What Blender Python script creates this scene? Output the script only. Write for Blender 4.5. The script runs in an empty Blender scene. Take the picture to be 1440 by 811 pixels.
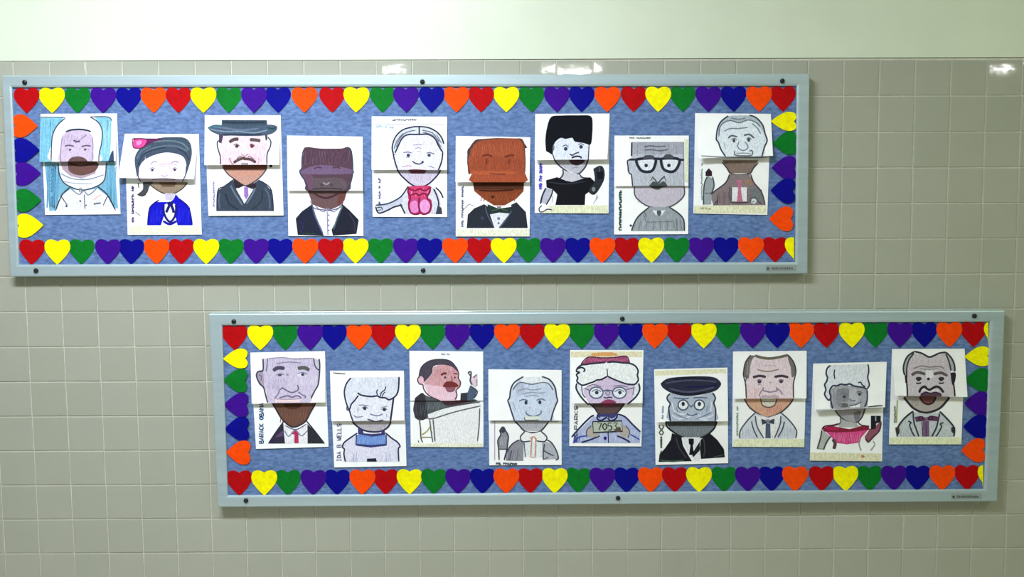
import bpy, bmesh, math, random
from mathutils import Vector, Matrix
from mathutils.geometry import tessellate_polygon

random.seed(7)
S = bpy.context.scene
COL = S.collection
ZT = 2.0                      # height of the top edge of the tiling

# ------------------------------------------------------------------ camera
FWD = Vector((0.00442212, 0.99755469, -0.06975011)).normalized()
RGT = Vector((0.9999767, -0.00477402, -0.00487924)).normalized()
UPV = RGT.cross(FWD).normalized()
CAM = Vector((-0.04091716, -2.39664215, ZT - 0.5231759))
FPX = 1100.0
cd = bpy.data.cameras.new('camera'); cam = bpy.data.objects.new('camera', cd); COL.objects.link(cam)
M3 = Matrix((RGT, UPV, -FWD)).transposed()
cam.matrix_world = Matrix.Translation(CAM) @ M3.to_4x4()
cd.sensor_fit = 'HORIZONTAL'; cd.sensor_width = 36.0; cd.lens = 36.0 * FPX / 1440.0
cd.clip_start = 0.05; cd.clip_end = 50
S.camera = cam

# ------------------------------------------------------------------ world, exposure
w = bpy.data.worlds.new('world'); S.world = w; w.use_nodes = True
w.node_tree.nodes['Background'].inputs[0].default_value = (0.9, 1.0, 0.95, 1)
w.node_tree.nodes['Background'].inputs[1].default_value = 0.15
S.view_settings.view_transform = 'Standard'; S.view_settings.look = 'None'
S.view_settings.gamma = 1.0; S.view_settings.use_curve_mapping = False
S.view_settings.exposure = 0.62

CEIL = 3.0; FAR = -3.35; XL, XR = -4.2, 5.2
#            name, x, y, length, width, watts, colour, label
TROFFERS = [('troffer', -0.88, -1.50, 1.20, 0.34, 62.0, (0.94, 1.0, 1.10), 'bright recessed ceiling panel light opposite the left half of the upper board'),
            ('troffer', 2.5, -1.9, 1.20, 0.34, 14.0, (0.86, 1.0, 0.55), 'dimmer yellowish recessed ceiling panel light near the right end of the corridor')]
GLINT_STRIPS = [(-0.855, 2.672, 0.14, 'short added glint strip on the opposite wall, leftmost as one faces the boards'),
          (0.415, 2.674, 0.44, 'longest added glint strip on the opposite wall, the middle one of three'),
          (3.58, 2.668, 0.14, 'short added glint strip on the opposite wall, rightmost as one faces the boards')]

def srgb(c, k=1.0):
    o = []
    for v in c[:3]:
        v = max(0.0, v / 255.0)
        o.append(k * (v / 12.92 if v <= 0.04045 else ((v + 0.055) / 1.055) ** 2.4))
    return tuple(o) + (1.0,)

def ray_at(px, py, y):
    d = FWD + RGT * ((px - 720) / FPX) - UPV * ((py - 405.5) / FPX)
    return CAM + d * ((y - CAM.y) / d.y)

# ------------------------------------------------------------------ materials
def new_mat(name, color=(200, 200, 200), rough=0.6, metal=0.0, spec=0.5):
    m = bpy.data.materials.new(name); m.use_nodes = True
    b = m.node_tree.nodes['Principled BSDF']
    b.inputs['Base Color'].default_value = srgb(color)
    b.inputs['Roughness'].default_value = rough; b.inputs['Metallic'].default_value = metal
    b.inputs['Specular IOR Level'].default_value = spec
    return m, m.node_tree, b

def vary(nt, b, color, scale, amount, stretch=(1, 1, 1), detail=3, bump=0.0, color2=None, obj_space=False, bdist=0.001):
    tc = nt.nodes.new('ShaderNodeTexCoord'); mp = nt.nodes.new('ShaderNodeMapping')
    mp.inputs['Scale'].default_value = stretch
    nt.links.new(tc.outputs['Object'], mp.inputs['Vector'])
    if not obj_space:
        ge = nt.nodes.new('ShaderNodeNewGeometry'); nt.links.new(ge.outputs['Position'], mp.inputs['Vector'])
    n = nt.nodes.new('ShaderNodeTexNoise'); n.inputs['Scale'].default_value = scale; n.inputs['Detail'].default_value = detail
    nt.links.new(mp.outputs['Vector'], n.inputs['Vector'])
    r = nt.nodes.new('ShaderNodeValToRGB')
    a = tuple(v * (1 - amount) for v in color); c = color2 or tuple(min(255, v * (1 + amount)) for v in color)
    r.color_ramp.elements[0].position = 0.3; r.color_ramp.elements[1].position = 0.7
    r.color_ramp.elements[0].color = srgb(a); r.color_ramp.elements[1].color = srgb(c)
    nt.links.new(n.outputs['Fac'], r.inputs['Fac']); nt.links.new(r.outputs['Color'], b.inputs['Base Color'])
    if bump:
        bp = nt.nodes.new('ShaderNodeBump'); bp.inputs['Strength'].default_value = bump; bp.inputs['Distance'].default_value = bdist
        nt.links.new(n.outputs['Fac'], bp.inputs['Height']); nt.links.new(bp.outputs['Normal'], b.inputs['Normal'])
    return n, r

MAT = {}
m, nt, b = new_mat('wall_paint', rough=0.45); vary(nt, b, (212, 220, 201), 6, 0.012, bump=0.15); MAT['paint'] = m
m, nt, b = new_mat('ceiling_paint', rough=0.8); vary(nt, b, (228, 230, 220), 30, 0.03); MAT['ceiling'] = m
m, nt, b = new_mat('opposite_wall_paint', rough=0.6); vary(nt, b, (128, 126, 112), 6, 0.03); MAT['far'] = m
m, nt, b = new_mat('floor_vinyl', rough=0.3); vary(nt, b, (190, 186, 168), 9, 0.08); MAT['floor'] = m
m, nt, b = new_mat('grout', rough=0.85); vary(nt, b, (200, 198, 186), 60, 0.05); MAT['grout'] = m
# glazed tile: every tile object gets a slightly different shade
m, nt, b = new_mat('glazed_tile', rough=0.045)
oi = nt.nodes.new('ShaderNodeObjectInfo'); ge = nt.nodes.new('ShaderNodeNewGeometry')
n = nt.nodes.new('ShaderNodeTexNoise'); n.inputs['Scale'].default_value = 14; n.inputs['Detail'].default_value = 2
nt.links.new(ge.outputs['Position'], n.inputs['Vector'])
ad = nt.nodes.new('ShaderNodeMath'); ad.operation = 'ADD'; nt.links.new(oi.outputs['Random'], ad.inputs[0]); nt.links.new(n.outputs['Fac'], ad.inputs[1])
hv = nt.nodes.new('ShaderNodeMath'); hv.operation = 'MULTIPLY'; hv.inputs[1].default_value = 0.5; nt.links.new(ad.outputs[0], hv.inputs[0])
r = nt.nodes.new('ShaderNodeValToRGB'); r.color_ramp.elements[0].color = srgb((163, 165, 151)); r.color_ramp.elements[1].color = srgb((171, 172, 159))
nt.links.new(hv.outputs[0], r.inputs['Fac']); nt.links.new(r.outputs['Color'], b.inputs['Base Color'])
n2 = nt.nodes.new('ShaderNodeTexNoise'); n2.inputs['Scale'].default_value = 34; n2.inputs['Detail'].default_value = 1
nt.links.new(ge.outputs['Position'], n2.inputs['Vector'])
bp = nt.nodes.new('ShaderNodeBump'); bp.inputs['Strength'].default_value = 0.22; bp.inputs['Distance'].default_value = 0.0006
nt.links.new(n2.outputs['Fac'], bp.inputs['Height']); nt.links.new(bp.outputs['Normal'], b.inputs['Normal'])
MAT['tile'] = m
m, nt, b = new_mat('satin_aluminium', rough=0.42, metal=0.35); vary(nt, b, (176, 194, 200), 40, 0.03, stretch=(0.05, 1, 1)); MAT['alu'] = m
m, nt, b = new_mat('dark_screw', (42, 46, 50), 0.4, 0.6); MAT['screw'] = m
m, nt, b = new_mat('plate_ink', (62, 74, 74), 0.5); MAT['plate_ink'] = m
m, nt, b = new_mat('name_plate', (158, 168, 168), 0.4, 0.3); MAT['plate'] = m
# blue woven backing
m, nt, b = new_mat('denim_backing', rough=0.9, spec=0.2)
n, r = vary(nt, b, (84, 110, 160), 110, 0.10, stretch=(0.6, 1, 1.3), detail=8, color2=(110, 137, 186), bump=0.2); MAT['denim'] = m
# paper with crayon strokes stored per vertex
m, nt, b = new_mat('drawn_paper', rough=0.85, spec=0.15)
at = nt.nodes.new('ShaderNodeAttribute'); at.attribute_name = 'Ink'
ge = nt.nodes.new('ShaderNodeNewGeometry'); mp = nt.nodes.new('ShaderNodeMapping')
mp.inputs['Rotation'].default_value = (0, math.radians(38), 0); mp.inputs['Scale'].default_value = (1.0, 1.0, 0.28)
nt.links.new(ge.outputs['Position'], mp.inputs['Vector'])
n = nt.nodes.new('ShaderNodeTexNoise'); n.inputs['Scale'].default_value = 420; n.inputs['Detail'].default_value = 3
nt.links.new(mp.outputs['Vector'], n.inputs['Vector'])
mr = nt.nodes.new('ShaderNodeMapRange'); mr.inputs['From Min'].default_value = 0.35; mr.inputs['From Max'].default_value = 0.7
mr.inputs['To Min'].default_value = 0.74; mr.inputs['To Max'].default_value = 1.06
nt.links.new(n.outputs['Fac'], mr.inputs['Value'])
vm = nt.nodes.new('ShaderNodeVectorMath'); vm.operation = 'SCALE'
nt.links.new(at.outputs['Color'], vm.inputs[0]); nt.links.new(mr.outputs['Result'], vm.inputs['Scale'])
nt.links.new(vm.outputs['Vector'], b.inputs['Base Color'])
MAT['ink'] = m
m, nt, b = new_mat('white_paper', rough=0.8, spec=0.2); vary(nt, b, (246, 246, 248), 20, 0.01, color2=(250, 250, 252)); MAT['paper'] = m
def heart_mat(name, c):
    m, nt, b = new_mat('card_' + name, rough=0.7, spec=0.12); vary(nt, b, c, 90, 0.05, detail=4); return m
HC = {'red': (176, 2, 10), 'yellow': (250, 236, 0), 'green': (5, 114, 36), 'purple': (58, 6, 138), 'blue': (3, 3, 134), 'orange': (250, 72, 0)}
for k_, c_ in HC.items(): MAT[k_] = heart_mat(k_, c_)
m, nt, b = new_mat('lamp_diffuser', (240, 240, 240), 0.5); b.inputs['Emission Color'].default_value = (0.9, 1, 0.97, 1); b.inputs['Emission Strength'].default_value = 3.0; MAT['diffuser'] = m
m, nt, b = new_mat('glint_strip_glow', (240, 240, 240), 0.5); b.inputs['Emission Color'].default_value = (1, 1, 0.97, 1); b.inputs['Emission Strength'].default_value = 55.0; MAT['strip'] = m
m, nt, b = new_mat('white_metal', (215, 217, 215), 0.5); MAT['white_metal'] = m

# ------------------------------------------------------------------ helpers
def link(name, me, mats, parent=None, loc=None):
    o = bpy.data.objects.new(name, me); COL.objects.link(o)
    for mm in (mats if isinstance(mats, (list, tuple)) else [mats]): me.materials.append(mm)
    if loc is not None: o.location = loc
    if parent is not None:
        o.parent = parent
    return o
def mesh(name, vs, fs, smooth=False):
    me = bpy.data.meshes.new(name); me.from_pydata([tuple(v) for v in vs], [], fs); me.update()
    if smooth: me.shade_smooth()
    return me
def tag(o, label=None, cat=None, group=None, kind=None):
    if label: o['label'] = label
    if cat: o['category'] = cat
    if group: o['group'] = group
    if kind: o['kind'] = kind
    return o
def thing(name, loc, label, cat, group=None):
    o = bpy.data.objects.new(name, None); COL.objects.link(o); o.location = loc; o.empty_display_size = 0.05
    return tag(o, label, cat, group)
def box(vs, fs, a, c):
    i = len(vs); x0, y0, z0 = a; x1, y1, z1 = c
    vs += [(x0,y0,z0),(x1,y0,z0),(x1,y1,z0),(x0,y1,z0),(x0,y0,z1),(x1,y0,z1),(x1,y1,z1),(x0,y1,z1)]
    fs += [(i,i+1,i+5,i+4),(i+1,i+2,i+6,i+5),(i+2,i+3,i+7,i+6),(i+3,i,i+4,i+7),(i+4,i+5,i+6,i+7),(i+3,i+2,i+1,i)]
def box_obj(name, a, c, mat, parent=None, origin=(0, 0, 0)):
    vs, fs = [], []; box(vs, fs, [a[i]-origin[i] for i in range(3)], [c[i]-origin[i] for i in range(3)])
    return link(name, mesh(name, vs, fs), mat, parent)

# ------------------------------------------------------------------ room shell
def slab(name, a, c, mat): return tag(box_obj(name, a, c, mat), kind='structure')
WALLY = 0.002
wall_back = slab('wall_back', (XL, WALLY + 0.006, 0), (XR, 0.16, CEIL), MAT['paint'])
plaster = box_obj('plaster_face', (XL, -0.0012, ZT + 0.001), (XR, WALLY + 0.006, CEIL), MAT['paint'], wall_back)
slab('wall_front', (XL, FAR - 0.1, 0), (XR, FAR, CEIL), MAT['far'])
slab('wall_left', (XL - 0.1, FAR - 0.1, 0), (XL, 0.16, CEIL), MAT['paint'])
slab('wall_right', (XR, FAR - 0.1, 0), (XR + 0.1, 0.16, CEIL), MAT['paint'])
slab('floor', (XL - 0.1, FAR - 0.1, -0.1), (XR + 0.1, 0.16, 0), MAT['floor'])
slab('ceiling', (XL - 0.1, FAR - 0.1, CEIL), (XR + 0.1, 0.16, CEIL + 0.1), MAT['ceiling'])
slab('baseboard_back', (XL, -0.014, 0), (XR, WALLY + 0.006, 0.1), MAT['plate_ink'])

# ------------------------------------------------------------------ lamps and added glint strips
for nm, x, y, L, W, watt, colr, lab in TROFFERS:
    t = thing('ceiling_light', (x, y, CEIL), lab, 'ceiling light')
    vs, fs = [], []
    for a, c in (((-L/2-.03, -W/2-.03, -.02), (L/2+.03, -W/2, 0)), ((-L/2-.03, W/2, -.02), (L/2+.03, W/2+.03, 0)),
                 ((-L/2-.03, -W/2, -.02), (-L/2, W/2, 0)), ((L/2, -W/2, -.02), (L/2+.03, W/2, 0))): box(vs, fs, a, c)
    link('frame', mesh('light_frame', vs, fs), MAT['white_metal'], t)
    vs, fs = [], []; box(vs, fs, (-L/2, -W/2, -.006), (L/2, W/2, 0)); link('diffuser', mesh('light_diffuser', vs, fs), MAT['diffuser'], t)
    ld = bpy.data.lights.new('panel_lamp', 'AREA'); ld.shape = 'RECTANGLE'; ld.size = L; ld.size_y = W; ld.energy = watt; ld.color = colr
    lo = bpy.data.objects.new('lamp', ld); COL.objects.link(lo); lo.parent = t; lo.location = (0, 0, -0.012)
for x, z, L, lab in GLINT_STRIPS:  # unseen glowing strips, added to put glints in the top tile row
    t = thing('glint_strip', (x, FAR, z), lab, 'glint strip')
    vs, fs = [], []; box(vs, fs, (-L/2-.01, 0, -.03), (L/2+.01, .012, .03)); link('housing', mesh('housing', vs, fs), MAT['white_metal'], t)
    vs, fs = [], []; box(vs, fs, (-L/2, .0115, -.007), (L/2, .02, .007)); link('diffuser', mesh('strip', vs, fs), MAT['strip'], t)

# ------------------------------------------------------------------ tiles
P = 0.1085
def dX(k, r): return (-0.00701449 + 0.00071879*k - 2.22e-05*k*k + 0.0009106*r - 1.802e-05*r*r - 5.834e-05*k*r + 1.91e-06*k*k*r)
def dZ(k, r): return (0.00161241 - 0.00028529*k - 3e-08*k*k + 0.00059169*r - 3.393e-05*r*r + 1.06e-05*k*r)
def clampk(k): return min(29, max(-2, k))
def node(k, r):
    rc = min(15, r); kc = clampk(k)
    return ((k - 13) * P + dX(kc, rc), ZT - r * P + dZ(kc, rc))
ED = {}                        # board outlines in the photograph
BOARDS = [dict(out=[(2,106),(1139,103.5),(1136,384.5),(14,389)], inn=[(16,122.5),(1121,120.5),(1119,368.5),(26,372)]),
          dict(out=[(293,441),(1414,436.5),(1403,705),(306,713)], inn=[(312,457.5),(1393,452.5),(1385,688),(320,697)])]
def proj(v):
    d = v - CAM; z = d.dot(FWD); return 720 + FPX * d.dot(RGT) / z, 405.5 - FPX * d.dot(UPV) / z
def inquad(p, q, m=4):
    for i in range(4):
        a, c = q[i], q[(i+1) % 4]
        ex, ey = c[0]-a[0], c[1]-a[1]; l = math.hypot(ex, ey)
        if (ex*(p[1]-a[1]) - ey*(p[0]-a[0])) / l < m: return False
    return True
def tile_mesh(seed):
    rnd = random.Random(seed); h = 0.5; vs = []; g = 0.012
    rings = [(0.5-g, 0.004), (0.5-g, -0.0040), (0.5-g-0.007, -0.0056), (0.5-g-0.018, -0.0062)]
    for (e, y) in rings:
        for sx, sz in ((-1,-1),(1,-1),(1,1),(-1,1)): vs.append((sx*e, y, sz*e))
    fs = []
    for i in range(3):
        for j in range(4):
            a = i*4+j; c = i*4+(j+1) % 4; fs.append((a, c, c+4, a+4))
    fs.append((12, 13, 14, 15))
    me = mesh('tile', vs, fs, False); me.materials.append(MAT['tile']); return me
TM = [tile_mesh(i) for i in range(1)]
box_g = box_obj('grout', (XL, 0.0014, 0.1), (XR, WALLY + 0.008, ZT - 0.001), MAT['grout'], wall_back)
svs, sfs = [], []
nt_ = 0
for r_ in range(0, 18):
    for k_ in range(-26, 36):
        c4 = [node(k_, r_), node(k_+1, r_), node(k_+1, r_+1), node(k_, r_+1)]
        x0 = (c4[0][0]+c4[3][0])/2; x1 = (c4[1][0]+c4[2][0])/2; z1 = (c4[0][1]+c4[1][1])/2; z0 = (c4[2][1]+c4[3][1])/2
        if x0 < XL or x1 > XR or z0 < 0.1: continue
        corners = [proj(Vector((a[0], 0, a[1]))) for a in c4]
        vis = any(-2 < a[0] < 1442 and -2 < a[1] < 813 for a in corners)
        if vis:
            for B in BOARDS:
                if all(inquad(c, B['out']) for c in corners): vis = False
        cx, cz = (x0+x1)/2, (z0+z1)/2
        if vis:
            o = bpy.data.objects.new('tile', TM[0]); COL.objects.link(o); o.parent = wall_back
            o.location = (cx, 0.0055 + random.uniform(-.0003, .0003), cz); o.scale = (x1-x0, 1, z1-z0)
            o.rotation_euler = (random.gauss(0, .0022), random.gauss(0, .0015), random.gauss(0, .0022)); nt_ += 1
        else:
            i = len(svs)
            for v in TM[0].vertices: svs.append((cx + v.co.x*(x1-x0), 0.0055 + v.co.y, cz + v.co.z*(z1-z0)))
            sfs += [tuple(i + q for q in p.vertices) for p in TM[0].polygons]
link('tile_field', mesh('tile_field', svs, sfs), MAT['tile'], wall_back)['kind'] = 'stuff'
print('TILES', nt_)

# ------------------------------------------------------------------ boards
FRONT = -0.032; PANEL = -0.0240
def quadpts(q, y): return [ray_at(a, c, y) for a, c in q]
def quad_solid(name, q, y0, y1, mat, parent):
    """flat slab with a four cornered outline q (world x,z), from y0 (front) to y1 (back)"""
    o = parent.location; vs = [(p.x-o.x, y0-o.y, p.z-o.z) for p in q] + [(p.x-o.x, y1-o.y, p.z-o.z) for p in q]
    fs = [(3,2,1,0),(4,5,6,7)] + [(i, (i+1) % 4, (i+1) % 4+4, i+4) for i in range(4)]
    return link(name, mesh(name, vs, fs), mat, parent)
def lerp(a, c, t): return a + (c - a) * t
def rail(name, A, Bq, C, D, parent, lip):
    """mitred rail: A->B outer edge, D->C inner edge; profile swept between the two mitres"""
    prof = [(0, 0.0055-0.0062), (0, FRONT+0.0035), (0.035, FRONT+0.001), (0.10, FRONT), (0.80, FRONT), (0.90, FRONT+0.0008), (0.97, FRONT+0.002), (1.0, FRONT+0.0035), (1.0, PANEL)]
    o = parent.location; vs = []
    for (t, y) in prof:
        for P0, P1 in ((A, D), (Bq, C)):
            p = lerp(P0, P1, t); vs.append((p.x-o.x, y-o.y, p.z-o.z))
    n = len(prof); fs = [(2*i, 2*i+1, 2*i+3, 2*i+2) for i in range(n-1)] + [(2*n-2, 2*n-1, 1, 0)]
    fs += [tuple(2*i for i in range(n)), tuple(2*i+1 for i in reversed(range(n)))]
    ob = link(name, mesh(name, vs, fs), MAT['alu'], parent)
    return ob
def dome(name, c, r, mat, parent, y):
    vs, fs = [], []; N = 14; o = parent.location
    rings = [(1, 0), (1, -.35), (.8, -.62), (.45, -.78), (.3, -.6)]
    for rr, d in rings:
        for i in range(N):
            a = 2*math.pi*i/N; vs.append((c.x-o.x+r*rr*math.cos(a), y+d*r-o.y, c.z-o.z+r*rr*math.sin(a)))
    for j in range(len(rings)-1):
        for i in range(N): fs.append((j*N+i, j*N+(i+1) % N, (j+1)*N+(i+1) % N, (j+1)*N+i))
    fs.append(tuple((len(rings)-1)*N+i for i in range(N)))
    return link(name, mesh(name, vs, fs), mat, parent)
SCREWS = [[(35,116),(594,115),(1100,114),(51,380.5),(595,380)], [(329,452),(875,448),(1370,444),(346,703.5),(869,700)]]
PLATES = [[(1077,373),(1120,372.5),(1120,381),(1077,381.5)], [(1338,694),(1380,693.5),(1381,701),(1338,701.5)]]
LABS = ['upper aluminium framed bulletin board with blue backing, left of the two', 'lower aluminium framed bulletin board with blue backing, shifted right']
BO = []
for bi, B in enumerate(BOARDS):
    O = quadpts(B['out'], FRONT); I = quadpts(B['inn'], FRONT)
    cx = sum(p.x for p in O)/4; zb = min(p.z for p in O)
    t = thing('bulletin_board', (cx, 0, zb), LABS[bi], 'bulletin board', 'bulletin boards on the tiled wall'); BO.append(t)
    quad_solid('backing_panel', [lerp(O[i], I[i], 0.6) for i in range(4)], PANEL, -0.0008, MAT['denim'], t)
    rail('frame_rail', O[0], O[1], I[1], I[0], t, 1); rail('frame_rail', O[1], O[2], I[2], I[1], t, 1)
    rail('frame_rail', O[2], O[3], I[3], I[2], t, 1); rail('frame_rail', O[3], O[0], I[0], I[3], t, 1)
    for s in SCREWS[bi]: dome('screw', ray_at(s[0], s[1], FRONT), 0.0072, MAT['screw'], t, FRONT)
    q = quadpts(PLATES[bi], FRONT - .0008)
    pl = quad_solid('maker_plate', q, FRONT - 0.0008, FRONT, MAT['plate'], t)
    tag(pl, 'small grey plate with a dark dot and tiny lettering')
    # dot and illegible fine print on the plate
    vs, fs = [], []; o = t.location
    def pq(px0, py0, px1, py1):
        i = len(vs)
        for a, c in ((px0, py1), (px1, py1), (px1, py0), (px0, py0)):
            p = ray_at(a, c, FRONT - .001); vs.append((p.x-o.x, p.y-o.y, p.z-o.z))
        fs.append((i, i+1, i+2, i+3))
    x0, y0 = PLATES[bi][0]; i0 = 0
    p = ray_at(x0+3, y0+4.5, FRONT - .001)
    for a_ in range(12): vs.append((p.x-o.x+.0042*math.cos(a_*math.pi/6), p.y-o.y, p.z-o.z+.0042*math.sin(a_*math.pi/6)))
    fs.append(tuple(range(12)))
    rr = random.Random(3+bi); x = x0+8
    while x < x0+38:
        wd = rr.uniform(.8, 1.3); pq(x, y0+2.2+rr.uniform(0, 1), x+wd, y0+5.8); x += wd + rr.uniform(.5, 1.0)
    pr = link('print', mesh('print', vs, fs), MAT['plate_ink'], pl); pr.matrix_parent_inverse = Matrix()

# ------------------------------------------------------------------ heart borders
SEQ = ['red', 'yellow', 'green', 'purple', 'blue', 'orange']
_h = [(0,-1),(.30,-.72),(.58,-.42),(.84,-.08),(.98,.24),(1.0,.50),(.93,.76),(.78,.92),(.56,.99),(.34,.97),(.16,.90),(0,.79)]
HEART = _h + [(-x, y) for x, y in _h[-2:0:-1]]
def heart_obj(color, cx, cy, w_, h_, rot, y, parent, clipx=None, tilt=0.0, curl=0.0):
    """heart centred at photo point; rot = direction of the tip in degrees (270 = down)"""
    pts = []; a = math.radians(rot - 270)
    for hx, hy in HEART:
        sx, sy = hx*w_/2, -hy*h_/2
        px = cx + sx*math.cos(a) + sy*math.sin(a); py = cy - sx*math.sin(a) + sy*math.cos(a)
        pts.append((px, py))
    if clipx: pts = [(min(px, clipx), py) for px, py in pts]
    o = parent.location; n = len(pts); F_, K_ = [], []
    for px, py in pts:
        yy = y - tilt*((px-cx)*math.cos(a) - (py-cy)*math.sin(a))*0.00004 - curl*abs(((px-cx)*math.sin(a)+(py-cy)*math.cos(a))/h_*2)**2
        p = ray_at(px, py, yy); F_.append((p.x-o.x, p.y-o.y, p.z-o.z)); K_.append((p.x-o.x, p.y-o.y+.0005, p.z-o.z))
    p = ray_at(cx if not clipx else min(cx, clipx-2), cy, y - .0006); c0 = (p.x-o.x, p.y-o.y, p.z-o.z)
    vs = F_ + K_ + [c0]; fs = [(i, (i+1) % n, 2*n) for i in range(n)] + [(i, i+n, (i+1) % n+n, (i+1) % n) for i in range(n)] + [tuple(range(n, 2*n))[::-1]]
    me = mesh('heart', vs, fs)
    h = link('heart', me, MAT[color], parent); h['label'] = color + ' card heart'
    bm = bmesh.new(); bm.from_mesh(me); bmesh.ops.recalc_face_normals(bm, faces=bm.faces); bm.to_mesh(me); bm.free()
    return h
TOP1 = [37.5,73,109,145,181,216,251,286,321.7,357,391,428,467,501,538,571,607,642,676.5,712,747.5,783,818,854,891,925.6,960,996,1031.6,1067.5,1101]
BOT1 = [44.8,80.6,114.6,151.5,184.6,220,255,290,324.4,360,393.5,429,465,500,535,570.5,604,640,673.5,708.5,743,777.5,812.5,847,881,916,951.5,986,1020.6,1056,1090,1122]
TOP2 = [330,366,401,436,469.6,505,539,573.5,608,643,678,713,748,783.5,817.5,852.5,887,921,955,989.6,1023.5,1058.5,1093,1126.5,1162,1198,1231,1265.5,1300,1335,1369,1402]
BOT2 = [336.5,371.6,404.8,440.6,474,509.5,542.5,576,610,644,678.6,712,745.6,780,813,847,881,915,949,983,1018,1051.6,1085,1118,1155.6,1189,1223,1257,1290,1325,1360,1393]
def row_y(a, c, x0, x1, x): return a + (c-a)*(x-x0)/(x1-x0)
HB = PANEL - 0.0012
def strip(bi, where, label):
    B = BO[bi]; t = thing('heart_border', (0, PANEL, ZT), label, 'border', 'heart borders along the edges of the boards')
    return t
rndh = random.Random(5)
def row(bi, where, xs, ys, clip, label):
    cxm = sum(xs)/len(xs); cym = (ys[0]+ys[1])/2
    t = strip(bi, where, label); t.location = ray_at(cxm, cym+16, PANEL)
    for i, x in enumerate(xs):
        y = row_y(ys[0], ys[1], xs[0], xs[-1], x)
        heart_obj(SEQ[i % 6], x, y, 36.4, 36, 270 + rndh.uniform(-1.5, 1.5), HB - (i % 2)*.0007, t, clip, rndh.uniform(-1, 1), .0012)
row(0, 'top', TOP1, (141.2, 139), 1119, 'border strip of colored hearts along the top of the upper board')
row(0, 'bottom', BOT1, (354.3, 351), 1116.8, 'border strip of colored hearts along the bottom of the upper board')
row(1, 'top', TOP2, (474.6, 470), 1390, 'border strip of colored hearts along the top of the lower board')
row(1, 'bottom', BOT2, (679, 671.3), 1382.6, 'border strip of colored hearts along the bottom of the lower board')
def colm(items, rot, label, zo):
    t = strip(0, '', label); xs = sum(i[1] for i in items)/len(items); t.location = ray_at(xs, max(i[2] for i in items)+17, PANEL)
    for i, (c, x, y, w2, h2) in enumerate(items):
        heart_obj(c, x, y, w2, h2, rot + rndh.uniform(-2, 2), HB - .0014 - (i % 2)*.0007, t, None, rndh.uniform(-1, 1), .0012)
colm([('orange',35.5,177,33,35),('blue',37,211,35,37),('purple',39,244,34,37),('green',40,281.5,33,36),('yellow',42,317,34,38)], 0, 'border strip of sideways hearts down the left edge of the upper board', 1)
colm([('yellow',1102,170.5,27,36),('green',1103.5,201,33,34),('purple',1102.5,236,34,35),('blue',1101,268,36,35),('orange',1098.5,307.5,35,34)], 180, 'border strip of sideways hearts down the right edge of the upper board', 1)
colm([('yellow',331,504,28,35),('green',331,534.6,33,34),('purple',332,569,34,35),('blue',333,602.7,34,35),('orange',335,636,34,35)], 180, 'border strip of sideways hearts down the left edge of the lower board', 1)
colm([('yellow',1374,501,28,36),('green',1374,533.5,33,34),('purple',1373,567,34,34),('blue',1371.5,599.6,34,34),('orange',1368.5,633,34,34)], 180, 'border strip of sideways hearts down the right edge of the lower board', 1)

# ------------------------------------------------------------------ drawn sheets
def homog(q):
    """matrix photo px -> unit square for quad TL,TR,BR,BL"""
    (x0,y0),(x1,y1),(x2,y2),(x3,y3) = q
    dx1,dx2,dy1,dy2 = x1-x2, x3-x2, y1-y2, y3-y2; sx, sy = x0-x1+x2-x3, y0-y1+y2-y3
    den = dx1*dy2-dx2*dy1; g = (sx*dy2-dx2*sy)/den; h = (dx1*sy-sx*dy1)/den
    m = Matrix(((x1-x0+g*x1, x3-x0+h*x3, x0), (y1-y0+g*y1, y3-y0+h*y3, y0), (g, h, 1)))
    mi = m.inverted()
    def f(p):
        v = mi @ Vector((p[0], p[1], 1)); return (v.x/v.z, v.y/v.z)
    def inv(p):
        v = m @ Vector((p[0], p[1], 1)); return (v.x/v.z, v.y/v.z)
    return f, inv
def clip_half(poly, axis, lim, keep_less):
    out = []; n = len(poly)
    for i in range(n):
        a, c = poly[i], poly[(i+1) % n]
        ia = (a[axis] <= lim) == keep_less or a[axis] == lim; ic = (c[axis] <= lim) == keep_less or c[axis] == lim
        if ia: out.append(a)
        if ia != ic:
            t = (lim-a[axis])/(c[axis]-a[axis]); out.append(tuple(a[j]+(c[j]-a[j])*t for j in range(2)))
    return out
def smooth(pts, n=4):
    if len(pts) < 3: return pts
    out = []
    for i in range(len(pts)-1):
        p0 = pts[max(0, i-1)]; p1 = pts[i]; p2 = pts[i+1]; p3 = pts[min(len(pts)-1, i+2)]
        for j in range(n):
            t = j/n
            out.append(tuple(0.5*((2*p1[a])+(-p0[a]+p2[a])*t+(2*p0[a]-5*p1[a]+4*p2[a]-p3[a])*t*t+(-p0[a]+3*p1[a]-3*p2[a]+p3[a])*t**3) for a in (0, 1)))
    out.append(pts[-1]); return out
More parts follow.
